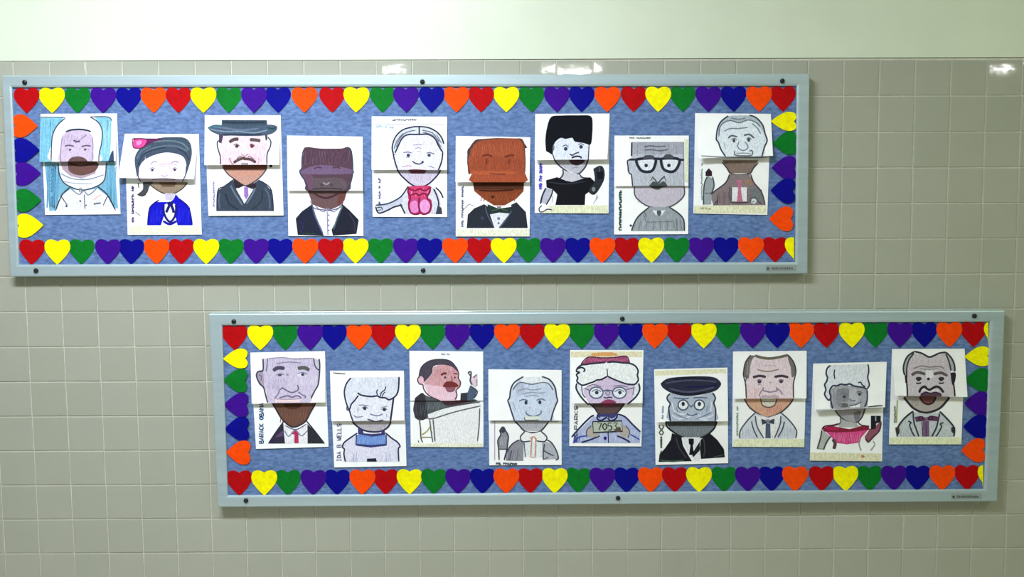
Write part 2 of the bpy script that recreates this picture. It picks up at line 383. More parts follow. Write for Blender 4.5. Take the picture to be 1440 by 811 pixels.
GLY = {'A':[[(0,6),(2,0),(4,6)],[(1,4),(3,4)]],'B':[[(0,6),(0,0),(3,0),(3,3),(0,3)],[(3,3),(4,4),(3.5,6),(0,6)]],'C':[[(4,1),(2,0),(0,2),(0,4),(2,6),(4,5)]],
 'D':[[(0,0),(0,6),(3,5),(4,3),(3,1),(0,0)]],'E':[[(4,0),(0,0),(0,6),(4,6)],[(0,3),(3,3)]],'I':[[(2,0),(2,6)],[(.8,0),(3.2,0)],[(.8,6),(3.2,6)]],'K':[[(0,0),(0,6)],[(4,0),(0,3),(4,6)]],
 'L':[[(0,0),(0,6),(4,6)]],'M':[[(0,6),(0,0),(2,3),(4,0),(4,6)]],'O':[[(2,0),(0,2),(0,4),(2,6),(4,4),(4,2),(2,0)]],'P':[[(0,6),(0,0),(4,0),(4,3),(0,3)]],'R':[[(0,6),(0,0),(4,0),(4,3),(0,3),(4,6)]],
 'S':[[(4,1),(2,0),(0,1),(1,3),(4,4),(3,6),(0,5)]],'W':[[(0,0),(1,6),(2,2),(3,6),(4,0)]],'N':[[(0,6),(0,0),(4,6),(4,0)]],'G':[[(4,1),(2,0),(0,3),(2,6),(4,5),(4,3.5),(2.5,3.5)]],'T':[[(0,0),(4,0)],[(2,0),(2,6)]],
 'H':[[(0,0),(0,6)],[(4,0),(4,6)],[(0,3),(4,3)]],'U':[[(0,0),(0,5),(2,6),(4,5),(4,0)]],'0':[[(2,0),(0,2),(0,4),(2,6),(4,4),(4,2),(2,0)]],'1':[[(1,1),(2,0),(2,6)]],'3':[[(0,0),(4,0),(2,2.5),(4,4),(2,6),(0,5.5)]],
 '5':[[(4,0),(0,0),(0,2.5),(3,2.5),(4,4),(3,6),(0,6)]],'7':[[(0,0),(4,0),(1.5,6)]]}
class Art:
    def __init__(s, ox, oy): s.ox, s.oy, s.pr = ox, oy, []        # primitives: (colour, [polygons in photo px])
    def px(s, p): return (s.ox + p[0]/5.407, s.oy + p[1]/5.407)
    def F(s, c, pts, sm=False):
        if sm: pts = smooth(list(pts)+[pts[0]], 3)[:-1]
        q = [s.px(p) for p in pts]
        tr = tessellate_polygon([[Vector((a, b2, 0)) for a, b2 in q]])
        s.pr.append((c, [[q[i] for i in t] for t in tr]))
    def L(s, c, wd, pts, sm=True):
        if sm: pts = smooth(pts)
        q = [s.px(p) for p in pts]; wd = wd*1.28/5.407/2; n = len(q); Lp, Rp = [], []
        for i in range(n):
            a = q[max(0, i-1)]; b2 = q[min(n-1, i+1)]; dx, dy = b2[0]-a[0], b2[1]-a[1]; l = math.hypot(dx, dy) or 1
            k = wd * (0.72 if i in (0, n-1) else 1.0)
            Lp.append((q[i][0]-dy/l*k, q[i][1]+dx/l*k)); Rp.append((q[i][0]+dy/l*k, q[i][1]-dx/l*k))
        s.pr.append((c, [[Lp[i], Lp[i+1], Rp[i+1], Rp[i]] for i in range(n-1)]))
    def E(s, c, x, y, rx, ry=None, n=14):
        ry = ry or rx
        s.pr.append((c, [[s.px((x+rx*math.cos(2*math.pi*i/n), y+ry*math.sin(2*math.pi*i/n))) for i in range(n)]]))
    def R(s, c, wd, x, y, rx, ry=None, n=16):
        ry = ry or rx
        s.L(c, wd, [(x+rx*math.cos(2*math.pi*i/n), y+ry*math.sin(2*math.pi*i/n)) for i in range(n+1)], False)
    def V(s, c, wd, x, y0, y1, text, h=26):
        """hand lettering running up the sheet from y0 (bottom) to y1 (top); x = left side of the letters"""
        n = len(text); st = (y0-y1)/n
        for i, ch in enumerate(text):
            for stroke in GLY.get(ch, []):
                s.L(c, wd, [(x+gy*h/6, y0-i*st-gx*st*0.72/4) for gx, gy in stroke], False)
    def H(s, c, wd, x0, x1, y, text, h):
        n = len(text); st = (x1-x0)/n
        for i, ch in enumerate(text):
            for stroke in GLY.get(ch, []): s.L(c, wd, [(x0+i*st+gx*st*0.74/4, y+gy*h/6) for gx, gy in stroke], False)
    def K(s, c, wd, x0, y0, x1, y1, sz, n, seed=1):
        """a run of small unreadable pen marks between two points"""
        r = random.Random(seed); ux, uy = (x1-x0), (y1-y0); l = math.hypot(ux, uy); ux /= l; uy /= l
        for i in range(n):
            t = (i+.5)/n*l; bx, by = x0+ux*t, y0+uy*t
            if r.random() < .12: continue
            def q(a, b2): return (bx+ux*a*l/n - uy*b2*sz, by+uy*a*l/n + ux*b2*sz)
            k = 0.95
            s.L(c, wd*1.15, [q(-.36, -k+r.uniform(-.15, .15)), q(-.34, k+r.uniform(-.15, .15))], False)
            s.L(c, wd*1.1, [q(-.36, r.uniform(-k, k)), q(.34, r.uniform(-k, k)), q(r.uniform(0, .36), r.uniform(-k, k))], False)
    def Z(s, c, wd, x0, y0, x1, y1, n, seed=2):
        """crayon scribble zigzag inside a box"""
        r = random.Random(seed); pts = []
        for i in range(n):
            t = i/(n-1); pts.append((x0+(x1-x0)*t+r.uniform(-4, 4), (y0 if i % 2 else y1)+r.uniform(-8, 8)))
        s.L(c, wd, pts, False)
NST = 10
def build_sheet(A, outline, flapq, label, bulge=0.010, tint=(246, 247, 250), lean=0.0, group='student portrait drawings pinned on the boards'):
    """outline: TL,TR,BR,BL of the back sheet; flapq: TL,TR,BR,BL of the lifted upper leaf (photo px)"""
    ymid = sum(p[1] for p in outline)/4; base = ray_at((outline[2][0]+outline[3][0])/2, (outline[2][1]+outline[3][1])/2, PANEL)
    t = thing('portrait_sheet', base, label, 'drawing', group)
    y_base0 = PANEL - 0.0015; y_flap0 = PANEL - 0.0024
    fb, fbi = homog(outline); ff, ffi = homog(flapq)
    def yb(u, v): return y_base0 - 0.0012*abs(v-.5)**2*4 - 0.0005*max(0, v-.8)/.2
    def yf(u, v): return y_flap0 - bulge*1.3*max(0, min(v, 1.2))**1.7*(1 + lean*(u-.5))
    o = base
    def emit(vs, fs, cols, poly, inv, yfun, off, col):
        i = len(vs)
        for uv in poly:
            vq = round(uv[1]*NST, 4); lo = math.floor(vq); tt = vq-lo
            yy = yfun(uv[0], lo/NST)*(1-tt) + yfun(uv[0], (lo+1)/NST)*tt if tt > 1e-4 else yfun(uv[0], uv[1])
            px, py = inv(uv); p = ray_at(px, py, yy - off); vs.append((p.x-o.x, p.y-o.y, p.z-o.z)); cols.append(col)
        fs.append(tuple(range(i, i+len(poly))))
    for which, f, inv, yfun, part in (('base', fb, fbi, yb, 'back_sheet'), ('flap', ff, ffi, yf, 'upper_leaf')):
        # the leaf itself: thin solid strip mesh
        NU = 4; vs = []; fs = []
        for side in (0, 1):
            for j in range(NST+1):
                for i in range(NU+1):
                    u, v = i/NU, j/NST; px, py = inv((u, v)); p = ray_at(px, py, yfun(u, v)); vs.append((p.x-o.x, p.y-o.y+side*.0003, p.z-o.z))
        W_ = NU+1; N1 = W_*(NST+1)
        for j in range(NST):
            for i in range(NU):
                a = j*W_+i; fs.append((a, a+W_, a+W_+1, a+1)); fs.append((a+N1, a+N1+1, a+W_+1+N1, a+W_+N1))
        edge = [i for i in range(W_)] + [j*W_+NU for j in range(1, NST+1)] + [NST*W_+i for i in range(NU-1, -1, -1)] + [j*W_ for j in range(NST-1, 0, -1)]
        for i in range(len(edge)):
            a, c = edge[i], edge[(i+1) % len(edge)]; fs.append((a, c, c+N1, a+N1))
        leaf = link(part, mesh(part, vs, fs), MAT['paper'], t)
        dv, dfc, dc = [], [], []
        for k, (col, polys) in enumerate(A.pr):
            off = 0.00018 + k*0.000011; cl = srgb(col)
            for poly in polys:
                uvf = [ff(p) for p in poly]
                pf = clip_half(uvf, 1, 1.0, which == 'flap')
                if len(pf) < 3: continue
                if which == 'base': pp = [fb(ffi(q)) for q in pf]
                else: pp = pf
                for ax, lim, less in ((0, 0.0, False), (0, 1.0, True), (1, 0.0, False), (1, 1.0, True)):
                    pp = clip_half(pp, ax, lim, less)
                    if len(pp) < 3: break
                if len(pp) < 3: continue
                vmin = min(q[1] for q in pp); vmax = max(q[1] for q in pp)
                for s_ in range(int(math.floor(vmin*NST)), min(NST, int(math.ceil(vmax*NST)))):
                    sp = clip_half(clip_half(pp, 1, s_/NST, False), 1, (s_+1)/NST, True)
                    if len(sp) >= 3: emit(dv, dfc, dc, sp, inv, yfun, off, cl)
        if dv:
            me = mesh('drawing', dv, dfc)
            ca = me.color_attributes.new('Ink', 'FLOAT_COLOR', 'POINT')
            ca.data.foreach_set('color', [x for c in dc for x in c])
            # all print faces look away from the wall
            for pl_ in me.polygons:
                pass
            bm = bmesh.new(); bm.from_mesh(me)
            for fc in bm.faces:
                fc.normal_update()
                if fc.normal.y > 0: fc.normal_flip()
            bm.to_mesh(me); bm.free()
            link('drawing', me, MAT['ink'], leaf)
    return t

INK = (44, 50, 72); INK2 = (60, 66, 84)
def sheet(ox, oy, outline, flapq, label, draw, **kw):
    A = Art(ox, oy); draw(A); return build_sheet(A, outline, flapq, label, **kw)

def d(A):   # white hood on blue
    A.F((132,196,222), [(36,50),(555,50),(578,75),(575,200),(565,392),(30,392)]); A.Z((110,180,215),10,45,70,190,380,16,1); A.Z((160,215,235),8,500,80,565,380,14,2)
    A.F((124,182,208), [(68,392),(600,392),(628,745),(105,765)]); A.Z((86,150,190),12,90,420,175,740,14,3); A.Z((100,165,200),10,540,420,610,720,12,4)
    A.F((240,246,252), [(235,35),(415,35),(480,95),(507,165),(500,260),(485,320),(482,394),(118,394),(120,260),(130,180),(170,110)], True)
    A.F((238,240,248), [(170,392),(535,392),(530,520),(470,578),(370,608),(290,595),(215,555),(180,480)])
    A.F((206,186,214), [(205,200),(235,165),(320,150),(400,165),(435,210),(437,300),(425,394),(185,394),(190,300)], True)
    A.F((180,160,176), [(190,392),(465,392),(455,480),(350,520),(265,500),(205,450)])
    A.L(INK2,7,[(225,60),(170,110),(132,180),(122,260),(118,390)]); A.L(INK2,7,[(415,50),(480,95),(507,165),(500,260),(485,320),(480,390)])
    A.L(INK2,6,[(38,52),(225,55)]); A.L(INK2,6,[(415,50),(550,50),(580,80)])
    A.L(INK,10,[(230,165),(270,150),(340,145),(400,155),(420,165)]); A.L((150,135,165),6,[(205,200),(195,260),(190,330),(188,392)]); A.L((150,135,165),6,[(432,200),(437,290),(428,390)])
    A.Z((168,148,180),6,215,190,320,240,10,5); A.L((150,130,165),6,[(300,250),(350,215),(390,185)]); A.L((96,82,106),10,[(288,228),(315,238),(338,236)])
    A.L((96,82,106),8,[(222,272),(255,266),(292,274)]); A.L((96,82,106),8,[(348,276),(385,268),(420,272)])
    A.E((80,76,98),262,300,9); A.E((80,76,98),378,298,9); A.E((150,140,165),240,296,5); A.E((150,140,165),400,298,5)
    A.F((104,76,78), [(248,388),(268,362),(320,350),(370,362),(388,394),(248,394)], True)
    A.F((112,78,74), [(245,392),(465,392),(460,455),(400,485),(340,495),(280,480),(250,450)], True); A.L((70,50,50),8,[(255,400),(340,425),(455,400)])
    A.L(INK2,7,[(172,400),(180,480),(215,550),(290,592),(370,606),(470,575),(525,525),(538,400)])
    A.L((110,120,150),5,[(190,480),(280,520),(400,525),(520,490)]); A.L((150,155,180),4,[(210,540),(300,555),(430,560)])
    A.F((238,240,248), [(265,600),(180,660),(150,768),(605,768),(545,650),(470,595),(370,612)])
    A.Z((214,214,232),7,200,680,560,750,22,6); A.L((236,180,190),8,[(440,680),(500,640)])
    A.L(INK2,8,[(270,578),(200,645),(152,762)]); A.L(INK2,8,[(465,575),(545,642),(608,760)]); A.L((110,120,150),6,[(268,595),(330,640),(368,612),(402,645),(465,595)])
    A.L((90,96,110),8,[(370,640),(376,748)]); A.L(INK2,8,[(192,650),(240,720)]); A.L(INK2,8,[(548,650),(515,722)]); A.L((110,110,120),14,[(442,712),(495,705)],False)
    A.R((120,120,130),5,342,606,10,16); A.E((100,96,110),340,690,8); A.E((70,80,110),236,728,9); A.E((100,96,110),385,722,6)
    A.F((60,72,104), [(552,392),(575,320),(592,300),(598,392)])  # navy sliver: shade at the leaf's fold, painted in
    A.V((60,130,180),5,110,725,450,'N A S',22) if False else A.K((66,120,170),5,122,730,124,430,10,11,3)
sheet(50,155,[(57,160),(164.5,159.5),(169.4,301),(63.5,302)],[(57,160),(164.5,159.5),(162.5,226),(55.5,227.5)],'drawing of a figure in a white hood against light blue, leftmost on the upper board',d,bulge=.010)

def d(A):   # dark hair, pink bow, blue coat
    A.F((66,80,98), [(180,380),(160,260),(163,195),(200,135),(260,85),(350,58),(450,52),(540,58),(585,105),(594,180),(580,250),(548,345),(520,390)], True)
    for i,(p) in enumerate([[(190,230),(250,160),(350,125),(470,120),(560,160)],[(185,270),(220,190),(300,150),(400,130)],[(300,90),(420,80),(520,100),(570,150)],[(175,220),(210,160),(280,120)],[(480,140),(540,170),(575,230)]]): A.L([(92,108,126),(50,60,80),(100,118,130)][i%3],10,p)
    A.F((100,36,84), [(150,66),(240,62),(370,66),(300,90),(240,120),(150,130)], True); A.F((222,74,152), [(148,78),(190,66),(245,74),(246,95),(215,128),(160,132),(148,115)], True); A.F((236,150,200), [(170,85),(205,78),(210,100),(180,115)], True)
    A.L((110,24,74),6,[(142,80),(150,64),(240,64)]); A.L((110,24,74),6,[(142,80),(146,120),(160,136),(225,132),(250,98)])
    A.F((240,224,240), [(188,330),(195,280),(230,230),(300,192),(390,170),(470,178),(530,205),(553,270),(545,340),(522,392),(200,392)], True)
    A.Z((226,204,230),6,230,200,520,330,26,3); A.L((210,180,214),7,[(340,262),(420,255),(480,262)]); A.L((210,180,214),6,[(350,280),(430,275)])
    A.L((150,130,160),6,[(285,258),(300,240),(326,242)]); A.L((150,130,160),6,[(438,248),(468,236),(492,248)])
    A.E((56,44,60),293,303,10); A.E((56,44,60),463,301,10); A.L((150,130,160),5,[(275,295),(295,285),(315,298)]); A.L((150,130,160),5,[(445,295),(465,285),(482,298)])
    A.L((190,160,190),6,[(360,340),(385,352),(410,340)]); A.L((120,90,110),6,[(290,375),(380,368),(470,375)]); A.L(INK2,6,[(188,300),(186,350),(205,392)]); A.L(INK2,6,[(553,270),(545,340),(520,392)])
    A.F((150,132,112), [(260,394),(560,394),(520,445),(455,480),(380,478),(310,440)]); A.F((104,82,64), [(340,394),(480,394),(460,430),(370,430)]); A.L((80,70,70),7,[(262,400),(310,442),(380,480),(455,482),(520,445),(560,400)])
    A.F((72,74,78), [(220,394),(300,394),(270,430),(255,475),(215,500),(180,490),(220,450)], True); A.L((60,60,66),8,[(185,400),(190,440)]); A.L((60,60,66),8,[(180,485),(215,500),(245,485)])
    A.F((206,196,220), [(385,480),(460,480),(456,530),(395,530)])
    A.F((18,18,196), [(355,520),(380,485),(400,525),(430,545),(455,525),(470,485),(500,520),(560,570),(580,620),(597,722),(485,722),(470,660),(480,570),(430,545),(375,570),(382,650),(358,722),(255,722),(270,590),(310,545)])
    A.Z((40,50,220),8,285,600,360,700,10,5); A.Z((40,50,220),8,490,590,575,700,10,6)
    A.F((236,238,240), [(385,568),(430,552),(470,570),(470,650),(430,692),(398,668),(380,610)], True)
    A.L((24,24,120),13,[(380,565),(380,620),(400,672),(430,696),(462,660),(474,600),(470,565)]); A.L((24,24,110),16,[(428,560),(410,600),(398,625)]); A.L((24,24,110),16,[(432,560),(450,600),(455,628)]); A.E((24,24,110),430,558,24,16)
    A.L((24,24,160),14,[(375,690),(425,714),(478,690)]); A.L((14,14,110),7,[(345,530),(300,560),(270,600),(256,720)]); A.L((14,14,110),7,[(500,522),(560,572),(582,625),(597,720)])
    A.K((60,50,110),7,145,700,143,420,11,13,8); A.L((60,60,70),5,[(165,620),(200,650)],False)
    A.F((236,240,212), [(112,728),(662,728),(666,782),(118,782)])
sheet(160,183,[(175.5,188),(279.6,188.5),(283.7,329.6),(179.6,330)],[(175.5,188),(279.6,188.5),(272.5,252),(166,250)],'drawing of a face with dark hair, pink bow and bright blue coat',d,bulge=.013)

def d(A):   # hat and moustache
    A.F((238,208,220), [(165,185),(250,182),(400,188),(505,178),(520,225),(517,405),(163,405),(160,300)]); A.Z((244,190,210),10,180,290,300,390,12,3); A.Z((240,180,200),8,380,240,500,380,14,4)
    A.F((230,226,240), [(160,222),(140,230),(140,262),(158,310)],True); A.F((230,226,240), [(520,190),(545,222),(540,270),(518,318)],True)
    A.F((58,74,90), [(172,62),(515,64),(520,112),(170,108)]); A.F((66,82,100), [(172,98),(518,98),(516,150),(174,150)]); A.F((72,88,108), [(65,120),(110,100),(175,102),(300,125),(400,120),(510,98),(585,106),(592,135),(560,165),(500,180),(400,186),(250,182),(170,182),(90,150)], True)
    for p,c in (([(80,130),(180,150),(300,150),(420,160),(520,140)],(118,136,156)),([(110,115),(200,125),(320,140),(450,128)],(100,116,140)),([(180,80),(330,84),(500,80)],(40,54,68)),([(180,170),(300,175),(480,170)],(44,56,72)),([(520,120),(560,130),(580,120)],(30,70,66)),([(70,120),(120,112),(170,110)],(60,110,120))): A.L(c,9,p)
    A.F((70,60,90), [(150,170),(185,178),(170,240),(150,235)]); A.F((60,66,80), [(500,176),(520,176),(518,220),(505,215)])
    A.L(INK2,8,[(158,222),(140,226),(138,260),(152,310),(160,340),(162,402)]); A.L(INK2,8,[(522,192),(545,224),(540,270),(518,320),(516,402)])
    A.L((84,70,70),20,[(230,232),(262,212),(300,208)]); A.L((92,76,76),20,[(385,212),(430,215),(466,222)])
    A.E((70,50,56),287,262,13); A.E((110,50,46),402,262,14); A.L((120,100,120),6,[(262,255),(285,245),(308,262)]); A.L((120,100,120),6,[(382,255),(402,245),(425,262)])
    A.L((180,140,160),7,[(320,318),(345,338),(372,322)]); A.L((90,68,68),17,[(262,388),(300,365),(340,352),(345,358),(390,362),(432,386)]); A.F((150,150,154), [(318,388),(375,388),(370,404),(322,404)]); A.L((170,120,140),7,[(232,350),(240,380),(262,402)]); A.L((120,90,110),6,[(280,372),(300,345),(325,340)]); A.L((120,90,110),6,[(370,340),(395,345),(420,368)]); A.L((200,150,170),6,[(450,350),(455,380),(440,400)])
    A.F((196,150,136), [(172,403),(520,403),(500,450),(450,510),(370,560),(335,558),(260,508),(200,460)]); A.F((122,76,62), [(176,403),(518,403),(512,446),(200,446)]); A.Z((210,140,110),8,240,455,470,490,14,5)  # darker top band: brown crayon plus painted shade of the lifted leaf
    A.L((84,74,86),8,[(180,420),(215,470),(262,508),(335,558),(372,560),(450,510),(500,455),(514,420)])
    A.F((58,68,84), [(140,600),(190,570),(265,520),(330,570),(350,560),(380,570),(450,520),(500,545),(548,600),(565,755),(135,755)])
    for p,c in (([(160,620),(150,680),(160,740)],(84,96,118)),([(240,560),(270,620),(330,710)],(100,116,134)),([(430,560),(410,620),(360,700)],(100,116,134)),([(500,580),(530,640),(540,740)],(84,96,118)),([(200,620),(230,700),(300,745)],(40,48,62)),([(480,600),(470,680),(400,745)],(40,60,66))): A.L(c,10,p)
    A.F((236,238,238), [(280,585),(340,565),(412,590),(345,700)]); A.F((158,112,190), [(342,575),(372,572),(376,640),(358,668),(342,640)])
    A.F((48,38,50), [(262,508),(345,560),(300,582),(268,572)]); A.F((48,40,50), [(352,560),(432,538),(434,578),(398,582)]); A.L(INK,7,[(262,515),(190,568),(142,600),(134,755)]); A.L(INK,7,[(450,520),(500,545),(550,600),(566,755)])
    A.K((160,150,206),6,112,725,112,530,9,11,4); A.F((236,240,222), [(66,762),(634,760),(640,792),(74,795)])
    A.E((20,20,26),545,413,11)
sheet(280,157,[(288,162),(394.6,162),(398.7,303),(293,303.5)],[(288,162),(394.6,162),(392.5,231.5),(287.5,232)],'drawing of a man with wide dark hat and moustache above grey suit',d,bulge=.010)

def d(A):   # dark square head
    A.F((86,62,76), [(160,160),(180,118),(215,112),(300,122),(460,122),(495,112),(530,135),(547,200),(552,285),(540,340),(532,380),(500,450),(205,450),(190,380),(155,330),(143,290),(160,275)], True)
    A.F((112,90,120), [(160,285),(250,255),(330,248),(450,262),(540,285),(525,315),(165,318)], True); A.Z((110,84,104),7,180,140,520,240,34,2); A.Z((72,52,64),8,200,150,500,230,22,5)
    A.L((84,54,70),9,[(250,278),(280,265),(312,270)]); A.L((84,54,70),9,[(390,270),(425,264),(455,275)]); A.F((94,80,86), [(230,350),(470,350),(480,445),(240,445)], True); A.F((104,74,96), [(160,320),(240,330),(240,420),(200,430)], True)
    A.E((74,62,70),310,402,13,10); A.E((74,62,70),385,402,13,10); A.L((150,140,150),8,[(320,380),(345,395),(370,380)]); A.L((60,52,58),8,[(240,432),(350,425),(470,432)])
    A.L((120,120,150),8,[(172,150),(160,200),(160,270)]); A.L(INK2,7,[(185,115),(165,160),(158,270),(143,292),(155,330),(190,380),(208,450)]); A.L(INK2,7,[(500,112),(535,140),(548,280),(535,370),(502,450)])
    A.F((108,82,84), [(205,449),(502,449),(485,515),(450,560),(370,592),(330,584),(240,548)]); A.L((70,42,50),12,[(250,465),(340,500),(440,465)]); A.F((110,64,60), [(440,460),(490,460),(470,530),(430,550)],True)
    A.F((240,240,250), [(245,552),(330,582),(370,592),(462,552),(430,640),(400,740),(372,787),(325,787),(290,690),(252,600)])
    A.L((110,110,150),7,[(352,602),(357,780)]); A.L((130,130,160),6,[(262,560),(322,605),(352,575),(400,605),(450,565)]); [A.E((110,105,130),364,y,6) for y in (630,668,706,745)]
    A.F((36,40,60), [(240,545),(160,600),(112,655),(128,780),(328,787),(270,660)]); A.F((34,36,50), [(468,545),(520,590),(592,665),(575,772),(395,785),(385,740),(440,640)])
    for p,c in (([(240,560),(262,640),(320,770)],(90,96,130)),([(470,560),(430,650),(400,740)],(76,96,110)),([(140,680),(170,700),(150,760)],(50,40,90)),([(520,620),(560,690),(560,760)],(56,50,80)),([(160,770),(260,770)],(40,66,50))): A.L(c,9,p)
    A.L((90,80,120),6,[(225,520),(250,575),(330,590),(372,594),(450,570),(475,520)])
sheet(395,186,[(403.5,190.5),(510,192),(511,331.7),(405.6,331.7)],[(403.5,190.5),(510,192),(510.2,268),(404.5,268)],'drawing of a very dark square face above white shirt and black jacket',d,bulge=.006)

def d(A):   # centre parting, pink ruffles
    A.F((212,216,226), [(232,300),(226,250),(250,180),(300,130),(370,107),(430,102),(500,110),(560,140),(600,190),(615,250),(610,300),(575,260),(545,190),(480,165),(340,165),(290,200),(265,270)], True)
    A.F((228,224,242), [(245,300),(270,250),(300,195),(340,168),(430,162),(500,165),(550,200),(575,245),(608,300),(600,370),(570,440),(265,440),(238,370)], True)
    for p in ([(228,300),(225,250),(250,180),(300,130),(370,107),(430,102),(500,110),(560,140),(600,185),(618,235)],[(245,305),(270,250),(298,195),(340,165),(430,162),(500,162),(550,195),(575,245),(610,300)]): A.L(INK,9,p)
    for p in ([(240,270),(262,210),(310,150)],[(255,260),(280,200),(330,148),(400,130)],[(450,130),(530,150),(585,220)],[(460,145),(540,175),(595,260)],[(560,160),(600,230)]): A.L((96,100,122),6,p)
    A.L(INK,12,[(430,102),(430,165)]); A.L(INK,9,[(230,290),(240,350),(265,430)]); A.L(INK,9,[(610,295),(600,370),(572,440)]); A.L(INK2,7,[(225,310),(248,316)])
    A.L((160,150,180),7,[(385,243),(450,238)]); A.L((170,160,190),6,[(400,270),(425,262),(445,270)]); A.L((180,170,190),5,[(410,290),(440,290)])
    A.E((64,70,92),347,320,13); A.L((110,110,140),6,[(308,300),(345,296),(372,302)]); A.E((64,70,92),505,320,13); A.L((110,110,140),6,[(485,305),(510,300),(548,312)]); A.L((120,120,150),6,[(330,335),(360,335)])
    A.L((70,74,96),8,[(378,365),(398,380),(430,387),(452,378)]); A.E((50,54,76),456,372,9); A.L((200,150,180),6,[(300,410),(340,400),(370,405)]); A.L((130,120,150),6,[(500,400),(540,415)])
    A.F((150,90,112), [(340,432),(400,425),(490,436),(480,460),(350,460)], True)
    A.F((210,200,222), [(268,434),(588,434),(570,470),(510,530),(460,556),(400,556),(360,535),(310,490)]); A.F((122,70,86), [(345,434),(488,434),(470,460),(370,460)]); A.Z((192,164,196),6,340,470,520,520,16,4)
    A.L(INK,9,[(262,425),(285,465),(325,505),(360,535),(400,556),(462,556),(512,530),(570,470),(592,430)])
    A.F((216,216,228), [(345,556),(305,610),(290,700),(320,768),(600,768),(592,660),(562,585),(515,555)]); A.F((196,198,216), [(310,610),(270,650),(190,690),(100,700),(95,715),(120,758),(190,742),(240,715),(300,700)])
    A.L((50,70,90),9,[(345,556),(310,612),(270,650),(190,688),(98,700)]); A.L(INK,9,[(302,698),(240,713),(190,738),(122,760),(98,712)]); A.L(INK2,6,[(105,720),(140,715),(150,735)]); A.L(INK2,6,[(110,740),(140,735)])
    A.L((50,70,80),10,[(285,690),(305,730),(322,765)]); A.L(INK,9,[(540,575),(568,640),(578,700),(560,765)]); A.L(INK,9,[(555,565),(590,600),(612,645)]); A.F((60,66,84), [(570,700),(600,720),(605,768),(555,768)])
    A.F((208,64,112), [(352,556),(510,552),(512,600),(495,640),(505,660),(360,660),(345,620)], True); A.Z((236,140,190),8,365,575,500,630,14,6)
    A.F((196,70,130), [(360,650),(510,650),(520,700),(500,755),(450,765),(380,765),(355,720)], True)
    A.E((226,134,196),394,712,38,48); A.E((232,156,214),472,708,40,52)
    for p in ([(352,560),(345,600),(362,640),(350,690),(362,750),(400,768),(435,755),(425,700),(432,640)],[(512,556),(510,600),(490,640),(520,690),(508,750),(465,768),(437,755)],[(355,575),(400,590),(432,575),(470,590),(505,570)],[(360,630),(400,610),(430,625),(460,610),(500,625)]): A.L((140,24,66),11,p)
    A.K((60,60,76),4,225,52,412,50,7,11,5); A.K((70,56,130),6,128,690,128,450,9,12,9); A.L((200,204,216),3,[(68,82),(620,82)],False)
    A.K((176,200,224),6,100,100,240,104,12,8,2)
sheet(510,159,[(522.7,163.5),(628.7,164),(628.7,305),(524,304.6)],[(522.7,163.5),(628.7,164),(628.5,239),(522.5,238.5)],'drawing of a woman with centre parting and pink ruffled collar',d,bulge=.008)

def d(A):   # orange brown head
    A.F((78,60,58), [(148,150),(160,115),(205,55),(260,45),(400,36),(545,36),(582,80),(580,120),(300,100),(170,220),(146,215)],True)
    A.F((156,76,50), [(172,130),(215,75),(260,55),(400,42),(530,45),(570,90),(585,200),(585,300),(578,378),(188,378),(180,310),(155,312),(150,225)], True)
    A.Z((176,92,62),9,190,80,560,180,40,3); A.Z((138,62,38),8,190,200,560,280,36,4); A.F((180,88,52), [(190,290),(490,292),(485,314),(190,316)], True); A.Z((182,84,52),8,200,320,560,370,30,8)
    A.L((110,50,34),12,[(262,175),(300,165),(335,180)]); A.L((110,50,34),12,[(430,182),(465,172),(505,168)]); A.L((120,54,36),16,[(292,195),(296,235)]); A.L((120,54,36),16,[(466,195),(462,235)])
    A.L((90,46,40),7,[(148,215),(155,260),(165,310)]); A.L((70,56,60),8,[(160,115),(150,150),(172,160)]); A.L((110,60,40),7,[(540,40),(575,85),(586,200),(584,300)]); A.L((120,58,38),7,[(320,304),(360,312),(440,312)])
    A.F((134,66,38), [(188,377),(578,377),(575,442),(520,500),(430,550),(350,550),(270,500),(200,442)]); A.F((84,46,32), [(190,377),(575,377),(570,430),(200,430)]); A.Z((160,80,50),9,250,460,520,520,22,9); A.L((60,24,14),9,[(235,436),(350,440),(500,432)]); A.E((70,30,18),340,485,12)  # dark top band paints in the shade below the lifted leaf
    A.F((232,232,242), [(320,600),(390,590),(480,590),(400,712),(358,716)])
    A.F((42,46,56), [(275,540),(325,575),(320,620),(355,722),(142,722),(150,620),(200,572)]); A.F((42,46,58), [(480,545),(520,525),(592,600),(606,722),(385,722),(400,700),(470,610),(482,580)])
    A.F((38,54,52), [(300,540),(385,575),(482,560),(482,590),(465,612),(390,604),(322,618),(305,580)]); A.L((64,100,80),7,[(330,590),(380,580)]); A.L((64,100,80),7,[(410,580),(455,590)]); A.F((150,130,140), [(370,556),(410,556),(400,572),(375,572)])
    A.L((78,90,120),7,[(285,560),(300,620),(350,715)]); A.L((78,90,120),7,[(485,590),(440,660),(395,715)]); A.E((60,66,90),262,648,14); A.E((126,130,160),385,650,12); A.E((126,130,160),385,685,9)
    A.L((110,110,120),4,[(110,590),(160,540),(200,555)],False); A.K((100,108,136),7,110,712,110,400,8,18,7); A.F((240,240,220), [(62,732),(620,730),(620,784),(62,784)])
sheet(630,187,[(641,191),(745.8,193),(744.8,332.5),(641,332.5)],[(641,191),(745.8,193),(744.5,256),(640.5,256)],'drawing of an orange-brown square face above a black bow tie',d,bulge=.009)

